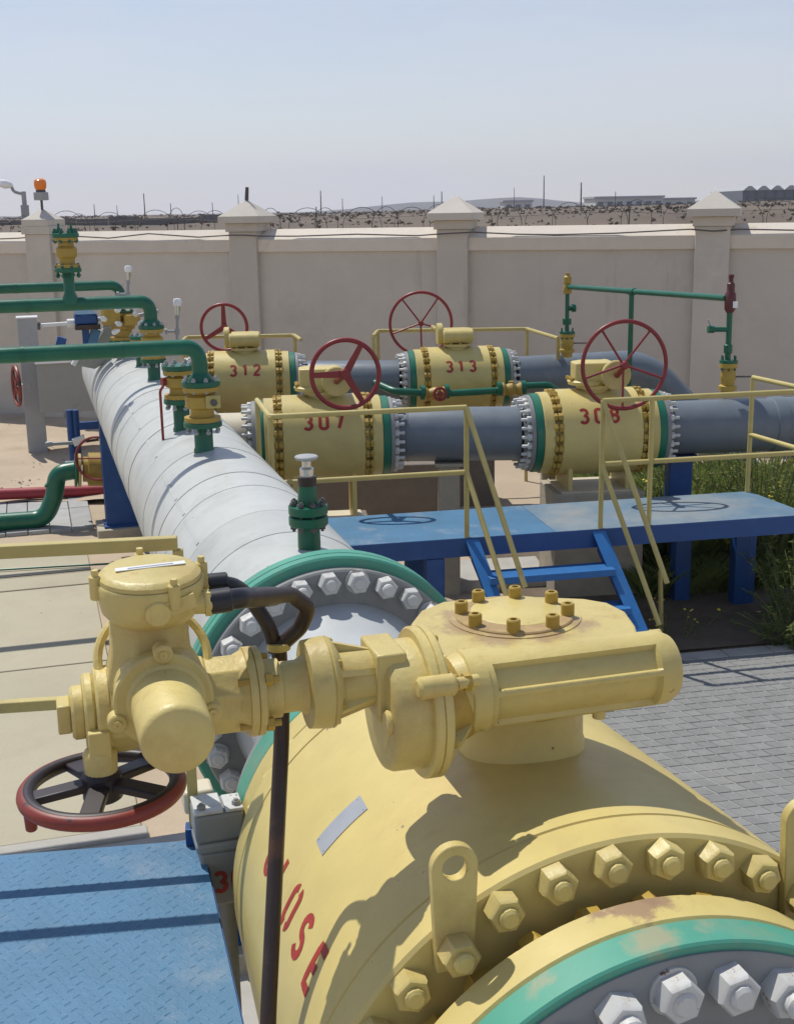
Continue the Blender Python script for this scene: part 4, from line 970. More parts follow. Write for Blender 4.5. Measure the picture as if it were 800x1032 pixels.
# ================================================================== NUMBERED VALVES (local: x along the pipe, y away, z up)
XA = V((1, 0, 0))
studW = mesh('stud', MB().lathe((0, 0, 0), (0, 0, 1), [(-.02, .016), (.085, .016), (.09, .012)], 8).nut((0, 0, 0), (0, 0, 1), .034, .036), M['white_steel'])
boltY = mesh('bolt', MB().nut((0, 0, 0), (0, 0, 1), .040, .036, .020, .078).nut((0, 0, .048), (0, 0, 1), .037, .024), M['yellow_old'])
def row_valve(px, py, text, label, wheel, frame):
    c = uz(px, py, AX); fr = Frame((c.x, c.y, 0), math.degrees(frame.a))
    t = Thing('ball_valve', label, 'valve', fr, (0, 0, 0), 'numbered yellow ball valves')
    A = V((0, 0, AX))
    t.part('body', MB().lathe(A, XA, [(-.372, .33), (-.372, .392), (-.366, .40), (.366, .40), (.372, .392), (.372, .33)], 72), 'yellow_body')
    for s in (-1, 1):
        X = V((s, 0, 0))
        t.part('end_flange', MB().lathe(A, X, [(.371, .335), (.440, .325), (.440, .372), (.446, .378), (.530, .378), (.536, .372), (.536, .2)], 64), 'yellow_body')
        t.part('flange_ring', MB().lathe(A, X, [(.537, .3), (.537, .362), (.541, .367), (.602, .367), (.606, .362), (.606, .2)], 64), 'green_row_shaded')
        t.part('flange', MB().lathe(A, X, [(.607, .2), (.607, .350), (.611, .356), (.644, .356), (.648, .350), (.648, .275), (.70, .254)], 64), 'flange_grey')
        t.inst('stud', studW, ring_pts((s * .648, 0, AX), X, .314, 24, .05))
        t.inst('bolt', boltY, ring_pts((s * .372, 0, AX), X, .370, 24, .02))
    # number on the camera-side shoulder
    a0 = R(30)
    for k, ch in enumerate(text): t.part('digit', letters(MB(), ch, .150, 0, lambda x, y: V((x + (k - 1) * .141 - (.035 if text == '308' else 0), -math.cos(a0 + y / .4) * .4015, AX + math.sin(a0 + y / .4) * .4015)), .2), 'red_print')
    # gear box and hand wheel
    z0 = AX + .39
    t.part('bonnet', MB().lathe((0, 0, 0), (0, 0, 1), [(z0 - .03, .14), (z0 + .02, .13), (z0 + .02, .165), (z0 + .05, .165), (z0 + .053, .12)], 28), 'yellow')
    if wheel in ('312', '313'):
        g = t.part('gearbox', MB().prism([(-.16, -.12, z0 + .06), (.17, -.12, z0 + .06), (.2, -.06, z0 + .06), (.2, .1, z0 + .06), (.12, .17, z0 + .06), (-.16, .17, z0 + .06)], (0, 0, .17)), 'yellow', bev=.02)
        t.part('worm_housing', MB().cyl((-.18, -.09, z0 + .145), (.19, -.09, z0 + .145), .085, n=28, bev=.012), 'yellow', parent=g)
        t.part('input_flange', MB().cyl((-.24, .02, z0 + .17), (-.17, .02, z0 + .17), .13, n=30, bev=.01), 'yellow', parent=g)
        t.part('input_shaft', MB().cyl((-.20, .05, z0 + .2), (-.24, .36, z0 + .22), .028, n=12), 'yellow', parent=g)
        wc_, wax = V((-.24, .36, z0 + .22)), V((-.08, -1, 0))
    else:
        m = -1 if wheel == '307' else -1
        g = t.part('gearbox', MB().prism([(-.2, -.1, z0 + .06), (.1, -.14, z0 + .06), (.18, -.05, z0 + .06), (.14, .14, z0 + .06), (-.1, .18, z0 + .06), (-.2, .1, z0 + .06)], (0, 0, .2)), 'yellow', bev=.014)
        t.part('flange', MB().lathe((-.07, 0, 0), (0, 0, 1), [(z0 + .055, .17), (z0 + .085, .18), (z0 + .1, .16)], 28), 'yellow', parent=g)
        k = .17 if wheel == '307' else .2
        t.part('worm_housing', MB().cyl((.13, -.26, z0 + .165), (.13, .14, z0 + .165), .10, n=30, bev=.014), 'yellow', parent=g)
        t.part('input_cover', MB().cyl((.13, -.31, z0 + .165), (.13, -.262, z0 + .165), .135, n=30, bev=.01), 'yellow', parent=g)
        wc_, wax = None, V((0.06, -1, 0.03))
        wy_ = -.78 if wheel == '307' else -.55
        pxw = {'307': (348, 377), '308': (629, 368)}[wheel]
        wc_ = fr.at(*pxw, wy_)
        t.part('input_shaft', MB().cyl((.13, -.31, z0 + .165), wc_ + V((0, -.02, 0)), .026, n=12), 'red', parent=g)
        for k2 in range(4):
            t.part('bolt', MB().nut((-.22, -.06 + .06 * k2, z0 + .09), (0, 0, 1), .02, .03), 'yellow_old', parent=g)
    for k2 in range(8):
        a = R(45 * k2 + 10); t.part('bonnet_bolt', MB().nut((.15 * math.cos(a), .15 * math.sin(a), z0 + .05), (0, 0, 1), .018, .02), 'yellow_old', parent=g)
    rad, ns, thick, ph = {'307': (.292, 3, 1, 60), '308': (.385, 5, 0, 52), '312': (.285, 3, 1, 90), '313': (.385, 5, 0, 55)}[wheel]
    if wheel in ('312', '313'):
        wc_ = fr.at(*{'312': (226, 330), '313': (424, 326)}[wheel], .36)
    h = t.part('handwheel', MB().ring(wc_, wax, rad, .019 if not thick else .021, 56, 10), 'red')
    x, y, a_ = basis(wax)
    for k2 in range(ns):
        q = R(ph + 360 / ns * k2); d = x * math.cos(q) + y * math.sin(q)
        if thick: t.part('spoke', MB().prism([wc_ + d * .03 + d.cross(a_) * .032, wc_ + d * rad + d.cross(a_) * .022, wc_ + d * rad - d.cross(a_) * .022, wc_ + d * .03 - d.cross(a_) * .032], a_ * .014), 'red', parent=h)
        else: t.part('spoke', MB().cyl(wc_ - a_ * .03, wc_ + d * rad, .011, .011, 8), 'red', parent=h)
    t.part('hub', MB().cyl(wc_ - a_ * .045, wc_ + a_ * .035, .045 if thick else .034, n=18, bev=.004), 'red', parent=h)
    # feet on a concrete plinth
    for s in (-.27, .27):
        t.part('foot', MB().bx(s - .02, s + .02, -.26, .26, .74 if text == '308' else .471, AX - .28), 'yellow_body')
    t.part('foot_plate', MB().bx(-.36, .36, -.3, .3, .72 if text == '308' else .451, .739 if text == '308' else .47), 'cream_pipe')
    p = Thing('plinth', {'307': 'concrete plinth under the front left valve 307', '308': 'pale concrete plinth under the front right valve 308', '312': 'concrete plinth under the back left valve 312', '313': 'concrete plinth under the back valve 313'}[text], 'plinth', fr, (0, 0, G - .04))
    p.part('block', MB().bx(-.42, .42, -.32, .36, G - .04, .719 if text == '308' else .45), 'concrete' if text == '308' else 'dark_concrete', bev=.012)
    return fr, c
f307, c307 = row_valve(325, 440.5, '307', 'yellow valve stencilled 307 with three-spoke red wheel in the front row', '307', RF)
f308, c308 = row_valve(597, 434, '308', 'yellow valve stencilled 308 with large spoked red wheel, right end of front row', '308', RF)
f312, c312 = row_valve(248, 386, '312', 'yellow valve stencilled 312 at the left of the back row', '312', RB)
f313, c313 = row_valve(460, 382, '313', 'yellow valve stencilled 313 behind the small green bypass line', '313', RB)
# align helper: straight pipes between centres
def run(name, label, a, b, r, material, cat='pipe', welds=()):
    a, b = V(a), V(b); fr = Frame((a.x, a.y, 0), math.degrees(math.atan2(b.y - a.y, b.x - a.x))); L = (b - a).length
    t = Thing(name, label, cat, fr, (0, 0, AX - .0))
    return t, fr, L
xdir = RF.x
def pt(c, s, z=AX): return V((c.x, c.y, z)) + RF.x * s
# cream stub from the header to 307, and to 312
t, fr, L = run('pipe_stub', 'cream pipe stub in front, joining the header to valve 307', pt(c307, -1.55), pt(c307, -.69), .25, 'cream_pipe')
t.part('tube', MB().lathe((0, 0, AX), XA, [(0, .26), (L - .02, .252), (L, .25)], 40), 'cream_pipe')
t, fr, L = run('pipe_stub', 'cream pipe stub at the left of valve 312 in the back row', pt(c312, -1.5), pt(c312, -.69), .25, 'cream_pipe')
t.part('tube', MB().lathe((0, 0, AX), XA, [(0, .26), (L - .02, .252), (L, .25)], 40), 'cream_pipe')
# blue-grey pipe runs
t, fr, L = run('grey_pipe', 'blue-grey pipe between the two front valves above the platform steps', pt(c307, .69), pt(c308, -.69), .25, '')
L2 = (pt(c308, -.69) - pt(c307, .69)).length
t.part('tube', MB().lathe((0, 0, AX), XA, [(0, .25), (.02, .252), (L - .02, .252), (L, .25)], 56), 'pipe_blue_grey')
t.part('weld', MB().lathe((0, 0, AX), XA, [(.10, .25), (.104, .256), (.116, .256), (.12, .25)], 56, cap=False), 'pipe_blue_grey')
t, fr, L = run('grey_pipe', 'blue-grey pipe running right from valve 308 out of the picture', pt(c308, .69), pt(c308, 6.5), .25, '')
t.part('tube', MB().lathe((0, 0, AX), XA, [(0, .25), (.02, .252), (1.02, .252), (1.03, .262), (1.14, .264), (1.15, .253), (1.62, .253), (1.63, .262), (1.7, .262), (1.71, .254), (L, .252)], 56), 'pipe_blue_grey')
t, fr, L = run('grey_pipe', 'back blue-grey pipe run ending at valve 313, behind the wheel of 307', pt(c312, .69), pt(c313, -.69), .25, '')
t.part('tube', MB().lathe((0, 0, AX), XA, [(0, .25), (.02, .252), (L - .02, .252), (L, .25)], 56), 'pipe_blue_grey')
e0 = pt(c313, .69); e1_ = uz(648, 372, AX); 
t = Thing('grey_pipe', 'blue-grey pipe bending down into the ground right of valve 313', 'pipe', WF, (e0.x, e0.y, AX))
pth = [e0, V((e1_.x, e1_.y, AX)), V((e1_.x + 1.6, e1_.y + .1, G - .1))]
t.part('tube', MB().tube(arc(pth, .75, 9), .252, 40), 'pipe_blue_grey', sharp=60)
for s_, rr in ((.3, .258),):
    t.part('weld', MB().lathe(e0, e1_ - e0, [(s_ * 3, .25), (s_ * 3 + .004, rr), (s_ * 3 + .016, rr), (s_ * 3 + .02, .25)], 40, cap=False), 'pipe_blue_grey')
# supports
def pedestal(px, py, z0, w_, lab, Y, cat='plinth', m='concrete'):
    p = uy(px, py, Y); t = Thing('pipe_support', lab, 'support', WF, (p.x, p.y, G - .04))
    t.part('post', MB().bx(p.x - w_, p.x + w_, Y - w_, Y + w_, G - .04, z0), m, bev=.01)
    t.part('cradle', MB().bx(p.x - w_ * 1.3, p.x + w_ * 1.3, Y - w_ * 1.5, Y + w_ * 1.5, z0 + .001, z0 + .03), m)
    return t
pedestal(452, 480, .965, .10, 'narrow concrete post under the grey pipe between valves 307 and 308', 11.45)
pedestal(552, 480, .955, .07, 'second narrow support behind the platform left of valve 308', 11.9)
pedestal(683, 480, .965, .11, 'blue steel post carrying the grey pipe right of valve 308', 11.62, m='blue')
# green bypass in front of valve 313
bp = Frame((c313.x, c313.y, 0), math.degrees(RB.a))
def b_(px, py, off=-.62): return bp.at(px, py, off)
t = Thing('bypass_pipe', 'thin green bypass pipe with small red wheel in front of valve 313', 'pipe', bp, b_(446, 398))
t.part('tube', MB().tube(arc([b_(378, 386, -.3), b_(397, 394.5), b_(426, 396)], .15), .045, 12), 'green')
t.part('tube', MB().cyl(b_(452, 396.5), b_(503, 393.5), .042, n=12), 'green')
t.part('tube', MB().tube(arc([b_(528, 389), b_(552, 388), b_(566, 397, -.5), b_(575, 402, -1.6)], .12), .042, 12), 'green')
for px in (426, 450, 503, 527):
    q = b_(px, 395.5 - (px - 426) * .045)
    t.part('flange', MB().cyl(q + V((-.028, 0, 0)), q + V((.028, 0, 0)), .088, n=18, bev=.004), 'green')
q = b_(438, 397)
vb_ = t.part('valve_body', MB().lathe(q + V((-.13, 0, 0)), XA, [(0, .075), (.02, .09), (.06, .06), (.13, .085), (.2, .06), (.24, .09), (.26, .075)], 18), 'yellow_old')
w0 = q + V((.04, -.16, .02))
t.part('stem', MB().cyl(q, w0, .02, n=8), 'yellow_old', parent=vb_)
rw = t.part('handwheel', MB().ring(w0, (0, -1, .2), .07, .016, 20, 8).cyl(w0 + V((0, .01, 0)), w0 + V((0, -.03, .005)), .035, n=12), 'red')
for k in range(4):
    a = R(90 * k); d = V((math.cos(a), 0, math.sin(a))); t.part('spoke', MB().bar(w0, w0 + d * .07, .02, .012), 'red', parent=rw)
q = b_(515, 392.5)
t.part('valve_body', MB().lathe(q + V((-.13, 0, 0)), XA, [(0, .07), (.03, .09), (.07, .06), (.13, .095), (.19, .06), (.24, .09), (.26, .07)], 18).cyl(q, q + V((0, 0, .1)), .035, n=10), 'yellow_old')
# back railing behind the rear row
def railing(label, frame, posts, rails, rad=.024, mat_='rail_yellow', group=None, name='railing'):
    t = Thing(name, label, 'railing', frame, posts[0][0])
    for a, b in posts: t.part('post', MB().cyl(a, b, rad, n=8), mat_)
    for pth in rails: t.part('rail', MB().tube(arc(pth, .06, 3), rad, 8), mat_)
    return t
BK = Frame((c313.x, c313.y + 1.0, 0), math.degrees(RB.a))
def k_(px, py, off=0.): return BK.at(px, py, off)
def dn(p, z): return V((p.x, p.y, z))
tl, tr = k_(376, 339, -.5), k_(380.5, 333.5)
pr_, pr2 = k_(531, 331.5), k_(562, 341, -1.0)
railing('yellow pipe railing of the back walkway behind valve 313', BK, [(dn(tl, G), tl), (dn(pr_, G), pr_), (dn(pr2, G), pr2), (dn(tr, G), tr)], [[tl, tr, pr_, pr2]])
a, b, c_ = k_(184, 344, -.6), k_(188, 340), k_(297, 338)
railing('shorter yellow pipe railing of the back walkway behind valve 312', BK, [(dn(a, G), a), (dn(c_, G), c_), (dn(b, G), b)], [[a, b, c_, c_ + V((.06, -.6, 0))]])

# ================================================================== BLUE PLATFORM WITH STAIRS
PZ = .75
def p_(px, py): return PF.l(uz(px, py, PZ))
xl = p_(262, 550).x; xr = p_(800, 519).x + .14; yb = 1.02
xs0, xs1 = p_(475, 541).x, p_(606, 535).x
t = Thing('walkway_platform', 'blue steel walkway platform with steps and yellow hand rails in front of the valves', 'platform', PF, (xl, 0, G))
br = p_(754, 495); yb = br.y
deck = [(xl, 0), (xr, 0), (br.x, yb), (xl, yb)]
xm = p_(545, 525).x
def deckpart(poly, m):
    t.part('deck_plate', MB().hexa([(x, y, PZ - .012) for x, y in poly], [(x, y, PZ) for x, y in poly]), m)
deckpart([(xl, 0), (xm, 0), (xm, yb), (xl, yb)], 'blue_deck'); deckpart([(xm + .004, 0), (xr, 0), (br.x, yb), (xm + .004, yb)], 'blue_deck_dusty')
for a, b in zip(deck, deck[1:] + deck[:1]):
    t.part('edge_beam', MB().bar((a[0], a[1], PZ - .078), (b[0], b[1], PZ - .078), .012, .150), 'blue')
for x, y in [(PF.l(uz(684, 607)).x, PF.l(uz(684, 607)).y), (PF.l(uz(748, 609)).x, PF.l(uz(748, 609)).y), (xl + .1, .06), (xs0 - .3, .06), (xs0 - .3, yb - .1), (br.x - .1, yb - .1), (xl + .1, yb - .1)]:
    t.part('leg', MB().bx(x - .075, x + .075, y - .06, y + .06, G - .04, PZ - .16), 'blue', bev=.006)
# stairs descend towards us
yb_, zt0, nst = -.62, PZ, 3
SY = -.86; dxs = 0.0
def _mid(dx): return pix(PF.w((xs1 + dx * .6, SY * .6, PZ - .03 + (G + .05 - PZ) * .6)))
while _mid(dxs)[0] < 606 + (_mid(dxs)[1] - 537) * .39: dxs += .005
for x in (xs0, xs1):
    dx_ = dxs
    b0, b1 = V((x, -.006, PZ - .03)), V((x + dx_, SY, G + .02))
    dd = (b1 - b0).normalized(); nn = V((0, -dd.z, dd.y)) * -1
    nn = V((0, dd.z, -dd.y)) if nn.z < 0 else nn
    t.part('stringer', MB().hexa([b0 + V((-.012, 0, -.16)), b0 + V((.012, 0, -.16)), b1 + V((.012, .10, -.02)), b1 + V((-.012, .10, -.02))][:4], [b0 + V((-.012, 0, 0)), b0 + V((.012, 0, 0)), b1 + V((.012, -.02, 0)), b1 + V((-.012, -.02, 0))]), 'blue')
    t.part('stringer_flange', MB().hexa([b0 + V((-.055, 0, .001)), b0 + V((.055, 0, .001)), b1 + V((.055, -.02, .001)), b1 + V((-.055, -.02, .001))], [b0 + V((-.055, 0, .013)), b0 + V((.055, 0, .013)), b1 + V((.055, -.02, .013)), b1 + V((-.055, -.02, .013))]), 'blue_step')
run_ = SY / 4
for i in range(1, 4):
    z = PZ - .262 * i; y = run_ * i + .05
    t.part('tread', MB().bx(xs0 + .014 + dxs * i / 4, xs1 - .014 + dxs * i / 4, y - .13, y + .10, z - .055, z), 'blue_step', bev=.004)
ZR, ZM = PZ + 1.045, PZ + .53
ra = PF.at(272, 418, .02); rb = PF.at(463, 410, .02); rc = PF.at(606, 403.5, .02)
rail_r = .021
def post(x, y, z0=PZ, z1=ZR): t.part('rail_post', MB().cyl((x, y, z0), (x, y, z1), rail_r, n=10), 'rail_yellow')
def rail(pts): t.part('rail', MB().tube(arc(pts, .05, 3), rail_r, 10), 'rail_yellow')
xa, xb, xc, xd = ra.x, PF.at(470, 480, .02).x, PF.at(606, 470, .02).x, PF.at(655, 470, .02).x
yf = .02
for x in (xb, xc, xd): post(x, yf)
post(xa, yf); post(xa - .02, yb - .04)
rail([(xa - .02, yb - .04, ZR), (xa, yf, ZR), (xb, yf, ZR), (xb + .35, yf - .82, ZR - .72)][:3])
rail([(xa - .02, yb - .04, ZM), (xa, yf, ZM), (xb, yf, ZM)])
# sloping stair rails
le = PF.at(529, 592, -.62); ll = PF.at(512, 600, -.55)
rail([(xb, yf, ZR), le]); rail([(xb, yf, ZM), (ll.x, ll.y, ll.z - .05)])
re_ = PF.at(672, 588, -.60); rl = PF.at(664, 630, -.55)
rail([(xc, yf, ZR), re_]); rail([(xc, yf, ZM), rl])
fp = uz(666, 640); fp = PF.l(fp)
t.part('rail_post', MB().cyl((fp.x, fp.y, G - .02), (PF.at(665, 575, fp.y).x, fp.y, PF.at(665, 575, fp.y).z), rail_r, n=10), 'rail_yellow')
xe = xr - .03
rail([(xc, yf, ZR), (xe, yf, ZR)]); rail([(xc, yf, ZM), (xe, yf, ZM)]); post(xe, yf)
bx_, by_ = br.x - .03, yb - .03
post(bx_, by_)
rail([(bx_, by_, ZR), (xe, yf, ZR)]); rail([(bx_, by_, ZM), (xe, yf, ZM)])
# grey concrete block left of the steps
g0 = uz(437, 583, 0)
single('concrete_block', 'grey concrete block lying on the ground left of the blue steps', 'block', MB().hexa([(-.18, -.2, -.04), (.75, -.32, -.04), (.85, .45, -.04), (-.12, .5, -.04)], [(-.18, -.2, .12), (.75, -.32, .12), (.85, .45, .12), (-.12, .5, .12)]), 'kerb', Frame((uz(470, 590).x, uz(470, 590).y, G), 11), (0, 0, 0))
# fix: single() re-bases to its first vertex, so keep the block bevelled
bevel(bpy.data.objects['concrete_block'], .01)

# low dark concrete wall carrying the back row of pipes
KW = Frame((uz(300, 480).x, 0, G), 0); ya = 13.1
xa_, xb_ = uy(262, 480, ya).x, uy(520, 480, ya).x
t = Thing('concrete_beam', 'low dark concrete beam in the shade behind the front pipes', 'beam', Frame((0, 0, 0), 3), (xa_, ya, G))
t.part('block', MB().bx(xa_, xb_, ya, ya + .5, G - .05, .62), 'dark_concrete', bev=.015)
# ================================================================== GREEN VENT LINES AND SMALL VALVES ON THE HEADER (frame HF)
ZTOP = AX + .515
def tap(px, py, yb_, yt_, label, w=1.0, handle=None, plate=False, topz=None, body='yellow_old'):
    """stub on the header top at pixel (px,py); small flanged valve between pixel rows yb_ (bottom) and yt_ (top)"""
    b = HF.l(uz(px, py, ZTOP)); x, y = b.x, b.y
    def z(q): return HF.at(px, q, y).z
    zb, zt = z(yb_), z(yt_); h = zt - zb
    zbase = AX + math.sqrt(max(.01, .51 ** 2 - x * x)) - .03
    t = Thing('vent_valve', label, 'valve', HF, (x, y, zbase))
    Z = V((0, 0, 1)); o = V((x, y, 0)); r = .062 * w
    t.part('stub', MB().lathe(o, Z, [(zbase, r * 1.12), (zbase + .035, r * 1.12), (zbase + .05, r), (zb - .03, r)], 24), 'green')
    for za in (zb, zt):
        t.part('flange', MB().lathe(o, Z, [(za - .038, 2.0 * r), (za - .034, 2.06 * r), (za - .006, 2.06 * r), (za - .002, 2.0 * r)], 28), 'green')
    t.part('body', MB().lathe(o, Z, [(zb, 1.95 * r), (zb + .03, 1.95 * r), (zb + .034, 1.3 * r), (zb + h * .3, 1.25 * r), (zb + h * .36, 1.75 * r), (zb + h * .62, 1.75 * r), (zb + h * .68, 1.25 * r), (zt - .075, 1.3 * r), (zt - .07, 1.95 * r), (zt - .041, 1.95 * r)], 24), body)
    bm_ = mesh('stud', MB().lathe((0, 0, 0), (0, 0, 1), [(-.06, .010), (.045, .010)], 6).nut((0, 0, -.055), (0, 0, 1), .017, .016).nut((0, 0, .018), (0, 0, 1), .017, .016), M['galv'])
    for za in (zb - .02, zt - .02):
        t.inst('stud', bm_, ring_pts((x, y, za), Z, 1.68 * r, 8, .2))
    if plate:
        t.part('actuator_pad', MB().bx(x + .2 * r, x + 1.75 * r, y - 1.95 * r, y - 1.5 * r, zb + h * .35, zb + h * .67), 'rail_yellow', bev=.008)
        t.part('stem', MB().cyl((x + r, y - 2.3 * r, zb + h * .5), (x + r, y - 1.9 * r, zb + h * .5), .022, n=12), 'wire')
    if handle:
        hx0 = V((x - 1.7 * r, y - .02, zb + h * .52))
        t.part('handle', MB().cyl((x - r, y, zb + h * .52), hx0 + V((-.03, 0, 0)), .03, n=12).tube(arc([hx0, hx0 + V((-.05, -.05, -.06)), hx0 + V((-.05, -.06, -.42))], .04), .010, 8), 'red')
    return V((x, y, zt)), t, r
v1, t1, r1 = tap(206, 452, 424, 383, 'small yellow valve with square pad, nearest of the taps along the header', 1.0, plate=True)
v2, t2, r2 = tap(184, 430, 401, 367, 'small yellow valve with hanging red lever, second tap along the header', .98, handle=True)
v3, t3, r3 = tap(156, 382, 361, 327, 'small yellow valve under the elbow of the middle green pipe', .95)
v4, t4, r4 = tap(143, 368, 352, 338, 'small half hidden valve tap behind the middle green elbow', .85)
v5, t5, r5 = tap(126, 357, 342, 311, 'far yellow valve beside the blue actuator at the end of the header', 1.25)
x5, y5 = v5.x, v5.y
def c5(px, py, d): return HF.at(px, py, y5 + d)
for q, (px, py, w_, h_) in enumerate([(112, 318, .10, .17), (133, 322, .09, .10)]):
    a_ = c5(px, py, -.16); t5.part('operator', MB().bx(a_.x - w_, a_.x + w_, a_.y - .08, a_.y + .08, a_.z - h_ * .6, a_.z + h_ * .6), 'yellow_old', bev=.02)
for px, py in [(106, 322), (118, 313), (121, 327), (137, 317), (141, 326), (115, 335), (129, 311), (136, 311)]:
    a_ = c5(px, py, -.24); t5.part('stud', MB().lathe(a_, (rnd.uniform(-.6, .6), -1, .3), [(0, .03), (.05, .03), (.05, .018), (.11, .018)], 8), 'lamp_white')
for px, py, L_ in [(140, 318, .22), (104, 330, .16)]:
    a_ = c5(px, py, -.1); t5.part('tube', MB().cyl(a_, a_ + V((L_, 0, .04)), .022, n=8), 'galv')
def hline(label, px, ybend, v, r, ypx0, L=6.0, tee=None, el=.16):
    """horizontal green pipe coming from the left and turning down into a valve top"""
    z = HF.at(px, ybend, v.y).z
    t = Thing('vent_pipe', label, 'pipe', HF, v)
    t.part('tube', MB().tube(arc([(v.x - L, v.y + .05, z), (v.x, v.y, z), (v.x, v.y, v.z)], el, 8), r, 16), 'green', sharp=60)
    t.part('collar', MB().lathe((v.x, v.y, 0), (0, 0, 1), [(v.z - .002, r * 1.55), (v.z + .02, r * 1.45), (v.z + .05, r * 1.06)], 20), 'green')
    t.part('weld', MB().cyl((v.x - .5, v.y + .004, z), (v.x - .485, v.y + .004, z), r * 1.05, n=16), 'green')
    t.part('weld', MB().cyl((v.x - 1.12, v.y + .009, z), (v.x - 1.10, v.y + .009, z), r * 1.06, n=16), 'green')
    return z, t
z1, g1 = hline('lowest and nearest green pipe crossing from the left edge to the nearest tap', 207, 349, v1, .052, 355)
z3, g3 = hline('middle green pipe with a tee, turning down onto the third tap', 157, 303.5, v3, .062, 306)
z5, g5 = hline('uppermost and farthest green pipe from the left edge', 126, 287, v5, .055, 290, el=.13)
# tee with relief valve standing on the middle green pipe
tx = HF.at(71, 300, v3.y); ty = v3.y
def tz(py): return HF.at(70, py, ty).z
t = Thing('relief_valve', 'yellow valve with green flanges standing high on the middle green pipe', 'valve', HF, (tx.x, ty, z3))
Z = V((0, 0, 1)); o = V((tx.x, ty, 0))
t.part('stub', MB().lathe(o, Z, [(z3, .075), (z3 + .05, .075), (z3 + .11, .05), (tz(274), .05)], 18), 'green')
zb, zt = tz(272), tz(237)
for za in (zb, zt): t.part('flange', MB().lathe(o, Z, [(za - .02, .118), (za - .016, .122), (za + .016, .122), (za + .02, .118)], 24), 'green')
hgt = zt - zb
t.part('body', MB().lathe(o, Z, [(zb + .021, .112), (zb + .05, .112), (zb + .055, .07), (zb + hgt * .32, .07), (zb + hgt * .40, .095), (zb + hgt * .62, .095), (zb + hgt * .70, .07), (zt - .055, .07), (zt - .05, .112), (zt - .021, .112)], 22), 'yellow_old')
bm_ = mesh('stud', MB().lathe((0, 0, 0), (0, 0, 1), [(-.07, .011), (.06, .011)], 6).nut((0, 0, -.06), (0, 0, 1), .02, .02).nut((0, 0, .02), (0, 0, 1), .02, .02), M['green'])
for za in (zb, zt): t.inst('stud', bm_, ring_pts((tx.x, ty, za), Z, .1, 8, .3))
for k in (-.055, .055): t.part('cap', MB().lathe((tx.x + k, ty, zt + .02), Z, [(0, .028), (.03, .024), (.05, .012), (.085, .010), (.085, 0)], 12), 'green')

# gauges
def gauge(px, ytop, ybot, y, label):
    a, b = HF.at(px, ybot, y), HF.at(px + .5, ytop, y); t = Thing('pressure_gauge', label, 'gauge', HF, a)
    L = b.z - a.z
    t.part('stem', MB().lathe(a, b - a, [(0, .014), (L * .3, .014), (L * .3, .024), (L * .42, .024), (L * .42, .014), (L * .6, .014), (L * .6, .02), (L * .68, .02)], 12), 'galv')
    t.part('body', MB().lathe(a, b - a, [(L * .68, .024), (L * .84, .028), (L * .86, .032)], 16), 'chrome')
    t.part('cap', MB().lathe(a, b - a, [(L * .862, .036), (L * .96, .042), (L, .034), (L * 1.01, 0)], 16), 'lamp_white')
    t.part('needle_valve', MB().cyl(a + V((-.09, -.0, L * .36)), a + V((.0, 0, L * .36)), .015, n=10).cyl(a + V((-.11, 0, L * .36)), a + V((-.085, 0, L * .36)), .03, n=12), 'galv')
gauge(129, 268, 312, v5.y - .1, 'thin steel gauge with pale head above the far green elbow')
gauge(178.5, 301, 352, v3.y + .25, 'white-headed steel gauge left of the wheel of valve 312')

# vent with steel stem and white cap in front of the platform
b = HF.l(uz(312, 556, AX + .49)); x, y = b.x, b.y
zz = lambda q: HF.at(312, q, y).z
t = Thing('vent_valve', 'green flanged vent with steel stem and white cap on the near end of the header', 'valve', HF, (x, y, AX + .4)); o = V((x, y, 0))
t.part('stub', MB().lathe(o, Z, [(AX + .38, .056), (zz(530), .052)], 24), 'green')
for q in (524, 513): t.part('flange', MB().lathe(o, Z, [(zz(q) - .022, .088), (zz(q) - .018, .092), (zz(q) + .018, .092), (zz(q) + .022, .088)], 28), 'green')
bm2 = mesh('stud', MB().lathe((0, 0, 0), (0, 0, 1), [(-.075, .008), (.07, .008)], 8).nut((0, 0, -.065), (0, 0, 1), .016, .016).nut((0, 0, .047), (0, 0, 1), .016, .016), M['wire'])
t.inst('stud', bm2, ring_pts((x, y, zz(518)), Z, .072, 8, .1))
t.part('upper_stub', MB().lathe(o, Z, [(zz(513), .05), (zz(488), .042)], 20), 'green')
t.part('collar', MB().lathe(o, Z, [(zz(489), .043), (zz(480), .045), (zz(480), .03)], 20), 'brown')
t.part('stem', MB().lathe(o, Z, [(zz(480), .032), (zz(472), .034), (zz(470), .022), (zz(463), .022)], 18), 'chrome')
t.part('cap', MB().lathe(o, Z, [(zz(464.5), .02), (zz(462.5), .05), (zz(460), .055), (zz(459), .05), (zz(458.5), .02), (zz(458), 0)], 24), 'galv')

# ================================================================== LEFT BACKGROUND EQUIPMENT
t = Thing('grey_post', 'square grey steel post standing on the sand at the left', 'post', HF, HF.l(V((uz(39, 456).x, uz(39, 456).y, G))))
pb = HF.l(uz(39, 456)); w_ = .145
zt = HF.at(32, 320, pb.y).z
t.part('column', MB().bx(pb.x - w_, pb.x + w_, pb.y - w_, pb.y + w_, G - .05, zt), 'galv', bev=.008)
t.part('cap_plate', MB().bx(pb.x - w_ * 1.08, pb.x + w_ * 1.08, pb.y - w_ * 1.08, pb.y + w_ * 1.08, zt + .001, zt + .02), 'lamp_white')
cy_ = pb.y - .35; a, b = HF.at(41, 417, cy_), HF.at(95, 364, cy_)
t = Thing('steel_cabinet', 'plain grey steel box beside the header at the left', 'cabinet', HF, (a.x, cy_, a.z))
t.part('shell', MB().bx(a.x, b.x + .35, cy_, cy_ + .7, a.z, b.z), 'cab_grey', bev=.006)
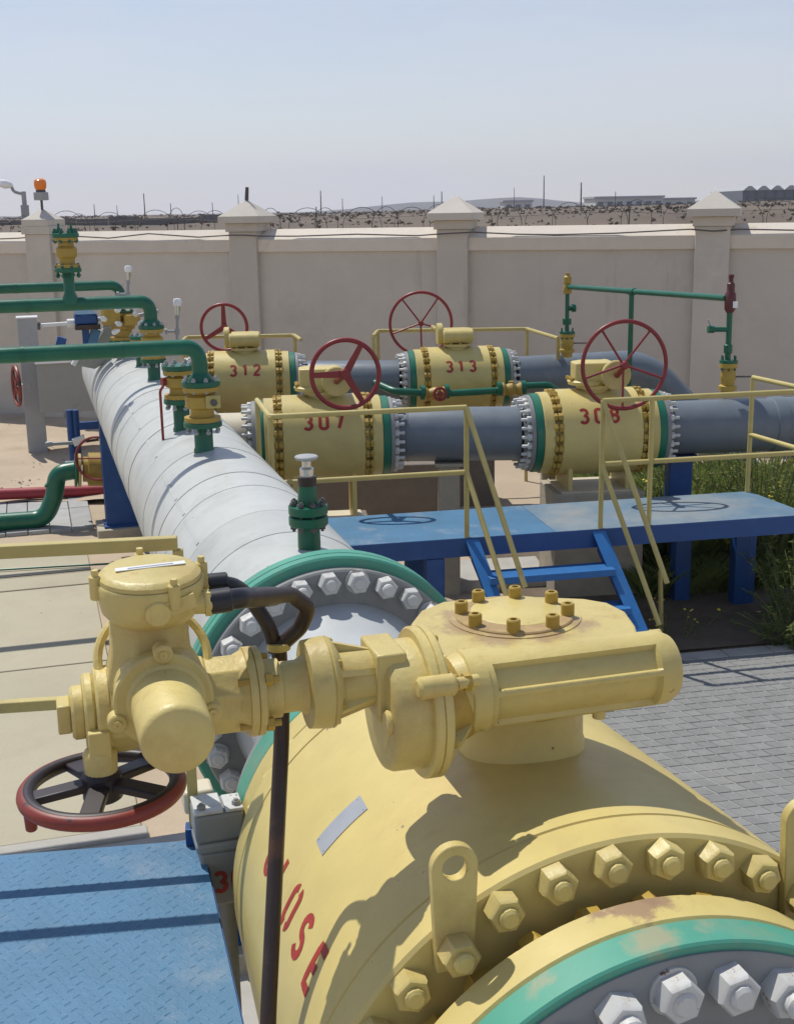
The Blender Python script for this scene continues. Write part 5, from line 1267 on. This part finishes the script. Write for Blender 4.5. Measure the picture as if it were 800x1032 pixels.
t.part('lid', MB().bx(a.x - .02, b.x + .36, cy_ - .05, cy_ + .74, b.z + .001, b.z + .05), 'lamp_white')  # white colour stands in for the sunlit highlight along the top edge
t.part('leg', MB().bx(a.x + .5, a.x + .56, cy_ + .1, cy_ + .16, G, a.z), 'blue')
t.part('leg', MB().bx(b.x + .2, b.x + .26, cy_ + .1, cy_ + .16, G, a.z), 'blue')
# small red wheel seen edge on, left of the post
wyy = pb.y - .1; c = HF.at(17, 389, wyy)
t = Thing('gate_valve', 'dark valve with small red hand wheel seen edge-on left of the grey post', 'valve', HF, c)
hw_ = t.part('handwheel', MB().ring(c, (1, .18, 0), .30, .028, 32, 8), 'red_worn')
for k in range(4):
    a = R(45 + 90 * k); x_, y_, a_ = basis((1, .18, 0)); t.part('spoke', MB().bar(c, c + (x_ * math.cos(a) + y_ * math.sin(a)) * .3, .03, .03), 'red_worn', parent=hw_)
t.part('stem', MB().cyl(c, c + V((.32, .05, 0)), .03, n=10), 'lamp_white')
t.part('bonnet', MB().cyl(c + V((.10, .015, 0)), c + V((.2, .03, 0)), .06, .09, n=14), 'galv')
# blue actuator with white rod by the far valve
ay = v5.y + .1
def bl(px, py, dy=0): return HF.at(px, py, ay + dy)
a, b = bl(76, 333), bl(98, 314)
t = Thing('blue_actuator', 'blue hydraulic actuator with white rod beside the far end of the header', 'actuator', HF, (a.x, ay, a.z))
t.part('cylinder_block', MB().bx(a.x, b.x, ay - .1, ay + .18, bl(76, 327).z, b.z - .02), 'blue', bev=.02)
t.part('cover', MB().hexa([(a.x + .02, ay - .1, b.z - .018), (b.x - .02, ay - .1, b.z - .018), (b.x - .02, ay + .16, b.z - .018), (a.x + .02, ay + .16, b.z - .018)], [(a.x - .02, ay - .02, b.z + .06), (b.x - .06, ay - .02, b.z + .06), (b.x - .06, ay + .12, b.z + .06), (a.x - .02, ay + .12, b.z + .06)]), 'blue_deck')
t.part('plate', MB().bx(a.x, b.x + .02, ay - .12, ay + .2, bl(76, 332).z, bl(76, 327).z - .002), 'brown')
t.part('rod', MB().cyl(bl(40, 328), bl(76, 325.5), .022, n=10).cyl(bl(68, 326), bl(78, 325.5), .05, n=12), 'lamp_white')
t.part('rod', MB().cyl(bl(98, 322), bl(112, 320), .025, n=10), 'lamp_white')
t.part('knob', MB().cyl(bl(38, 328), bl(41, 328), .05, n=10), 'wire')
t.part('bracket', MB().bx(bl(84, 345).x, bl(91, 345).x, ay, ay + .1, bl(84, 352).z, bl(84, 332).z - .003), 'blue')
t.part('guard', MB().bar(bl(92, 350, .05), bl(97, 332, .05), .14, .1), 'blue_deck')
t.part('bracket', MB().bar(bl(60, 352), bl(63, 340), .12, .1), 'blue')
# grey gusset plate with a white curved edge at the far end of the header
t = Thing('gusset_plate', 'grey sloping plate with white curved edge by the blue actuator', 'plate', HF, bl(100, 350, .3))
pp_ = [bl(x, y, .3) for x, y in [(75, 368), (84, 352), (99, 339), (107, 327), (126, 325), (130, 347), (112, 362), (96, 372)]]
t.part('plate', MB().prism(pp_, (0, .12, 0)), 'cab_grey', bev=.01)
t.part('edge', MB().tube(arc([bl(74, 368, .28), bl(83, 353, .28), bl(98, 340, .28), bl(102, 333, .28)], .2, 5), .03, 8), 'lamp_white')
# blue frame, yellow valve with thin red ring, green swan-neck drain, red pipe
fy = HF.l(uz(20, 531, G + .03)).y
def fl(px, py, dy=0): return HF.at(px, py, fy + dy)
t = Thing('support_frame', 'blue steel frame with white clamps left of the header saddle', 'frame', HF, (fl(76, 470).x, fy, G))
for px in (74, 79.5): t.part('upright', MB().cyl((fl(px, 450).x, fy + .4, fl(px, 466, .4).z), (fl(px, 450).x, fy + .4, fl(px, 418).z), .045, n=10), 'blue')
t.part('crossbar', MB().bar(fl(72, 430, .4), fl(100, 428, .4), .06, .09), 'blue')
t.part('clamp', MB().bar(fl(66, 467, .2), fl(84, 466, .2), .06, .05), 'lamp_white', bev=.006)
t.part('clamp', MB().bar(fl(74, 446, .3), fl(86, 442, .3), .08, .09), 'lamp_white', bev=.006)
t.part('rod', MB().cyl(fl(46, 448, .3), fl(76, 446, .3), .022, n=8).cyl(fl(47, 448, .3), fl(53, 447, .3), .035, n=8), 'galv')
t.part('rod', MB().cyl(fl(86, 445, .3), fl(100, 443, .3), .016, n=8), 'brown')
t = Thing('ball_valve', 'short yellow valve on the green swan-neck pipe beside the blue saddle', 'valve', HF, fl(92, 478))
t.part('body', MB().lathe(fl(84, 473), fl(102, 473) - fl(84, 473), [(0, .15), (.05, .15), (.06, .2), (.30, .2), (.31, .15), (.5, .14)], 24), 'yellow_old')
t.part('flange', MB().cyl(fl(75.5, 474), fl(78, 474), .20, n=24, bev=.006), 'green')
t.part('flange', MB().cyl(fl(79, 474), fl(82, 474), .20, n=24, bev=.006), 'rail_yellow')
rg = t.part('handwheel', MB().ring(fl(98, 462, -.25), (-.35, -1, .1), .25, .016, 36, 8), 'red')
t.part('spoke', MB().bar(fl(98, 462, -.25) + V((-.24, .08, 0)), fl(98, 462, -.25) + V((.24, -.08, 0)), .02, .014), 'red', parent=rg)
dy0 = fy
def dl(px, py, d=0): return HF.at(px, py, dy0 + d)
t = Thing('drain_pipe', 'fat green swan-neck drain pipe entering low from the left edge', 'pipe', HF, dl(30, 525))
t.part('tube', MB().tube(arc([dl(-120, 535), dl(46, 523), dl(55, 500), dl(58, 477), dl(76, 474)], [.28, .1, .22], 8), .105, 20), 'green', sharp=60)
t.part('nozzle', MB().cyl(dl(58, 494), dl(48.5, 486), .06, .065, n=14), 'green')
ry = HF.l(uz(50, 503, G + .03)).y + .12
a, b = HF.at(-200, 506, ry), HF.at(104, 494, ry)
single('red_pipe', 'dark red pipe lying along the edge of the sand on the left', 'pipe', MB().cyl(a, b, .075, n=16), 'red_pipe', HF, a)
gp = [HF.l(uz(x, y, G + .012)) for x, y in [(-60, 580), (0, 575), (60, 571.5), (110, 569), (160, 566)]]
single('garden_hose', 'thin green hose lying across the beige slabs', 'hose', MB().tube(arc([p + V((0, 0, .008)) for p in gp], .3, 3), .011, 8), 'green', HF, gp[0])
gp = [HF.l(uz(x, y, G + .006)) for x, y in [(-40, 588), (0, 583), (50, 578.5), (95, 574)]]
single('cable', 'thin dark cable on the slabs beside the green hose', 'cable', MB().tube(arc([p + V((0, 0, .005)) for p in gp], .3, 3), .006, 6), 'wire', HF, gp[0])
# yellow grab rod at the left edge attached to the near railing
# ================================================================== VENT STAND ON THE RIGHT
vy = f308.l(V((c308.x, c308.y, 0))).y + .0
def vs_(px, py, d): return f308.at(px, py, d)
def small_valve(t, px, y0, y1, d, r):
    p0, p1 = vs_(px, y1, d), vs_(px, y0, d); h = p1.z - p0.z
    t.part('valve_body', MB().lathe((p0.x, p0.y, p0.z), Z, [(-.06, r * .7), (0, r * .7), (0, r), (h * .16, r), (h * .2, r * .7), (h * .4, r * .85), (h * .6, r * .85), (h * .8, r * .7), (h * .84, r), (h, r)], 18), 'yellow_old')
    t.part('flange', MB().lathe((p0.x, p0.y, p0.z), Z, [(h + .001, r * 1.0), (h + .03, r * 1.0), (h + .034, r * .5)], 18), 'green')
    for k in range(6):
        a = R(60 * k + 15); t.part('stud', MB().lathe((p0.x + math.cos(a) * r * .8, p0.y + math.sin(a) * r * .8, p0.z), Z, [(h * .74, .010), (h + .07, .010)], 6), 'green')
    t.part('handle', MB().cyl(p0 + V((0, -.02, h * .5)), p0 + V((.26, -.05, h * .5)), .009, n=6), 'wire')
    return p1
dR = .12
t = Thing('vent_stack', 'dark red relief valve on a green stem at the right end of green line', 'valve', f308, vs_(733, 398, dR))
p = small_valve(t, 732.5, 366, 393, dR, .085)
q = vs_(735, 312, dR)
t.part('stem', MB().tube([p, vs_(734, 340, dR), q], .026, 12), 'green')
t.part('joint', MB().cyl(vs_(733, 356, dR), vs_(733.3, 347, dR), .04, n=14, bev=.006), 'green')
t.part('side_branch', MB().tube(arc([vs_(734, 332, dR), vs_(717, 332, dR), vs_(717, 329.5, dR)], .02), .024, 10).cyl(vs_(719, 332, dR), vs_(713, 332, dR), .034, n=12), 'green')
t.part('tap_lever', MB().cyl(vs_(716, 330, dR), vs_(713, 322, dR), .008, n=6), 'galv')
t.part('relief_valve', MB().lathe(q, Z, [(-.03, .03), (0, .05), (.08, .054), (.15, .05), (.165, .038), (.24, .036), (.25, .022), (.29, .02), (.30, .028), (.325, .024), (.33, 0)], 18), 'relief_red')
t.part('tag', MB().bx(q.x + .005, q.x + .05, q.y - .066, q.y - .056, q.z + .02, q.z + .08), 'lamp_white')
dL = 3.75
t = Thing('vent_stack', 'thin green stem with yellow top at the left end of green line', 'valve', f308, vs_(571, 366, dL))
p = small_valve(t, 571, 336.5, 355, dL, .095)
q = vs_(571.5, 291, dL)
t.part('stem', MB().tube([p, q], .026, 12), 'green')
t.part('joint', MB().cyl(vs_(571, 327, dL), vs_(571, 321, dL), .055, n=12), 'green')
t.part('side_tap', MB().cyl(vs_(571, 311, dL), vs_(578, 310.5, dL), .03, n=8).cyl(vs_(576, 310.5, dL), vs_(579.5, 310.3, dL), .05, n=10), 'green')
t.part('top_valve', MB().lathe(q, Z, [(-.06, .05), (0, .06), (.06, .04), (.07, .05), (.14, .05), (.16, .03), (.19, .03)], 12), 'yellow_old')
b_end = vs_(571.5, 289, dL); a_end = vs_(731, 300.5, dR); mid = b_end.lerp(a_end, .36)
kk = vs_(638, 294, 2.0)
t = Thing('vent_pipe', 'long straight green pipe joining the two vent stacks on the right', 'pipe', f308, kk)
t.part('tube', MB().cyl(b_end, a_end, .030, n=14), 'green')
f_ = (638 - 571.5) / (731 - 571.5)
# point of the pipe that lies above pixel column 638
best = min(range(101), key=lambda i: abs(pix(f308.w(b_end.lerp(a_end, i / 100)))[0] - 637))
m_ = b_end.lerp(a_end, best / 100)
t.part('post', MB().cyl((m_.x, m_.y, G - .03), m_, .028, n=12), 'green')
t.part('tee', MB().cyl(m_ + (a_end - b_end).normalized() * -.07, m_ + (a_end - b_end).normalized() * .07, .038, n=14), 'green')

# ================================================================== PLANTS
def plant(label, x, y, n, h, spread, leaf, group, seed, flowers=0, llen=.09, dry=0.25):
    rr = random.Random(seed); t = Thing('weed', label, 'plant', WF, (x, y, G - .02), group)
    st_, lf, ld, fl_ = MB(), MB(), MB(), MB()
    for i in range(n):
        a = rr.uniform(0, 6.283); r0 = spread * math.sqrt(rr.random()) * .45; b0 = V((x + r0 * math.cos(a), y + r0 * math.sin(a), G - .02))
        H = h * rr.uniform(.45, 1.05); lean = V((math.cos(a), math.sin(a), 0)) * spread * rr.uniform(.1, .8)
        pts = [b0 + lean * (q * q) + V((rr.uniform(-.02, .02), rr.uniform(-.02, .02), H * q)) for q in (0, .35, .7, 1)]
        st_.tube(pts, .004, 3)
        for k in range(rr.randint(14, 24)):
            q = rr.uniform(.12, 1.0); p = pts[0].lerp(pts[3], q); p = b0 + lean * (q * q) + V((0, 0, H * q))
            az = rr.uniform(0, 6.283); d = V((math.cos(az), math.sin(az), rr.uniform(-.1, .9))).normalized(); L = llen * rr.uniform(.5, 1.25)
            s_ = d.cross(V((rr.uniform(-.4, .4), rr.uniform(-.4, .4), 1))).normalized() * L * rr.uniform(.12, .24)
            g = ld if rr.random() < dry else lf
            dr = V((0, 0, -L * .25))
            g.add([p, p + d * L * .5 + s_, p + d * L + dr, p + d * L * .5 - s_], [(0, 1, 2), (0, 2, 3)])
        if flowers and rr.random() < flowers:
            p = pts[3]; 
            for k in range(rr.randint(1, 4)):
                c = p + V((rr.uniform(-.05, .05), rr.uniform(-.05, .05), rr.uniform(-.04, .03)))
                fl_.lathe(c, (rr.uniform(-.4, .4), rr.uniform(-.4, .4), 1), [(0, .003), (.006, .013), (.010, .011), (.012, 0)], 6)
    t.part('stems', st_, 'stem', smooth=False, kind='stuff'); t.part('leaves', lf, leaf, smooth=False, kind='stuff')
    if ld.v: t.part('dry_leaves', ld, 'leaf_dry', smooth=False, kind='stuff')
    if fl_.v: t.part('flowers', fl_, 'flower', kind='stuff')
    return t
spots = []
rp = random.Random(21)
desc = ['tall green weed clump between the two blue legs under the platform', 'leafy weed clump behind the right platform leg', 'bushy weed clump behind the back edge of the platform near the blue post', 'sunlit weed clump behind the platform corner post', 'weed clump at the right edge of the picture behind the side rail', 'dark weed clump in the shade under the right end of the platform', 'weed clump beside the blue post under the grey pipe', 'dry weed clump in the sun beyond the right rail', 'low weeds in front of the shaded right side', 'weed clump at the foot of the wall behind the right vent stack']
pl = [(2.35, 1.6, 45, .8, .45, 'leaf'), (3.15, 1.5, 60, .85, .5, 'leaf_dark'), (2.3, 2.5, 70, 1.15, .5, 'leaf'), (2.9, 2.3, 70, 1.35, .6, 'leaf'), (3.25, 1.5, 60, 1.3, .5, 'leaf'), (3.0, .3, 50, .7, .5, 'leaf'), (2.0, 2.6, 50, .9, .4, 'leaf'), (3.6, 2.2, 60, 1.45, .6, 'leaf'), (2.7, -.25, 40, .40, .45, 'leaf_dark'), (2.9, 4.6, 50, 1.0, .7, 'leaf')]
for i, (lx, ly, n, h, sp, lf) in enumerate(pl):
    p = PF.w((lx, ly, 0))
    plant(desc[i], p.x, p.y, n, h, sp, lf, 'weeds growing behind and under the platform', 100 + i, .12 if i in (2, 3, 4, 7) else 0, .065, .35 if i in (3, 4, 7, 9) else .15)
# undergrowth nobody could count
mb = MB()
for k in range(34000):
    lx, ly = rp.uniform(1.95, 4.6), (rp.uniform(1.6, 3.6) if rp.random() < .8 else rp.uniform(1.15, 1.6))
    if ly > 1.75 and lx < 2.15 + .12 * ly: continue
    if lx < 1.95 and ly > 1.1 and rp.random() < .7: continue
    p = PF.w((lx, ly, G))
    az = rp.uniform(0, 6.283); L = rp.uniform(.25, .95) if ly > 1.75 else rp.uniform(.1, .42); d = V((math.cos(az) * .45, math.sin(az) * .45, 1)).normalized() * L; s_ = V((-math.sin(az), math.cos(az), 0)) * .0048
    mb.add([p - s_, p + s_, p + d * .6 + s_ * .8 + V((math.cos(az), math.sin(az), 0)) * L * .1, p + d + V((math.cos(az), math.sin(az), -.2)) * L * .35], [(0, 1, 2), (0, 2, 3)])
struct('grass', mb, 'grass', smooth=False, kind='stuff')
# small yellow flowering plant by the steps
p = uz(684, 652)
plant('sparse weed with small yellow flowers by the foot of the steps', p.x, p.y, 9, .30, .42, 'leaf', None, 5, .95, .035, .1)
# pebbles and crumbs of earth in the shade under the platform and on the sand
mb = MB()
for k in range(800):
    if k < 600: q = uz(rp.uniform(430, 820), rp.uniform(585, 655))
    else: q = uz(rp.uniform(-5, 100), rp.uniform(425, 495), G + .03)
    s_ = .006 + .02 * rp.random() ** 3; mb.lathe(q + V((0, 0, -s_ * .4)), (rp.uniform(-.3, .3), rp.uniform(-.3, .3), 1), [(0, s_), (s_ * .6, s_ * .9), (s_ * 1.1, s_ * .3)], 5)
struct('pebbles', mb, 'concrete', smooth=False, kind='stuff')

# ================================================================== HAZE
if HAZE:
    me = bpy.data.meshes.new('haze')
    b = MB().bx(-2300, 2300, -20, 2200, -1.8, 75)
    me.from_pydata([tuple(p) for p in b.v], [], b.f)
    hm = bpy.data.materials.new('haze_air'); hm.use_nodes = True
    n = hm.node_tree.nodes; n.remove(n['Principled BSDF'])
    pv = n.new('ShaderNodeVolumePrincipled'); pv.inputs['Color'].default_value = (0.82, 0.87, 1.0, 1); pv.inputs['Density'].default_value = HAZE; pv.inputs['Anisotropy'].default_value = 0.3
    hm.node_tree.links.new(pv.outputs[0], n['Material Output'].inputs['Volume'])
    me.materials.append(hm)
    o = bpy.data.objects.new('haze', me); C.objects.link(o); o['kind'] = 'stuff'
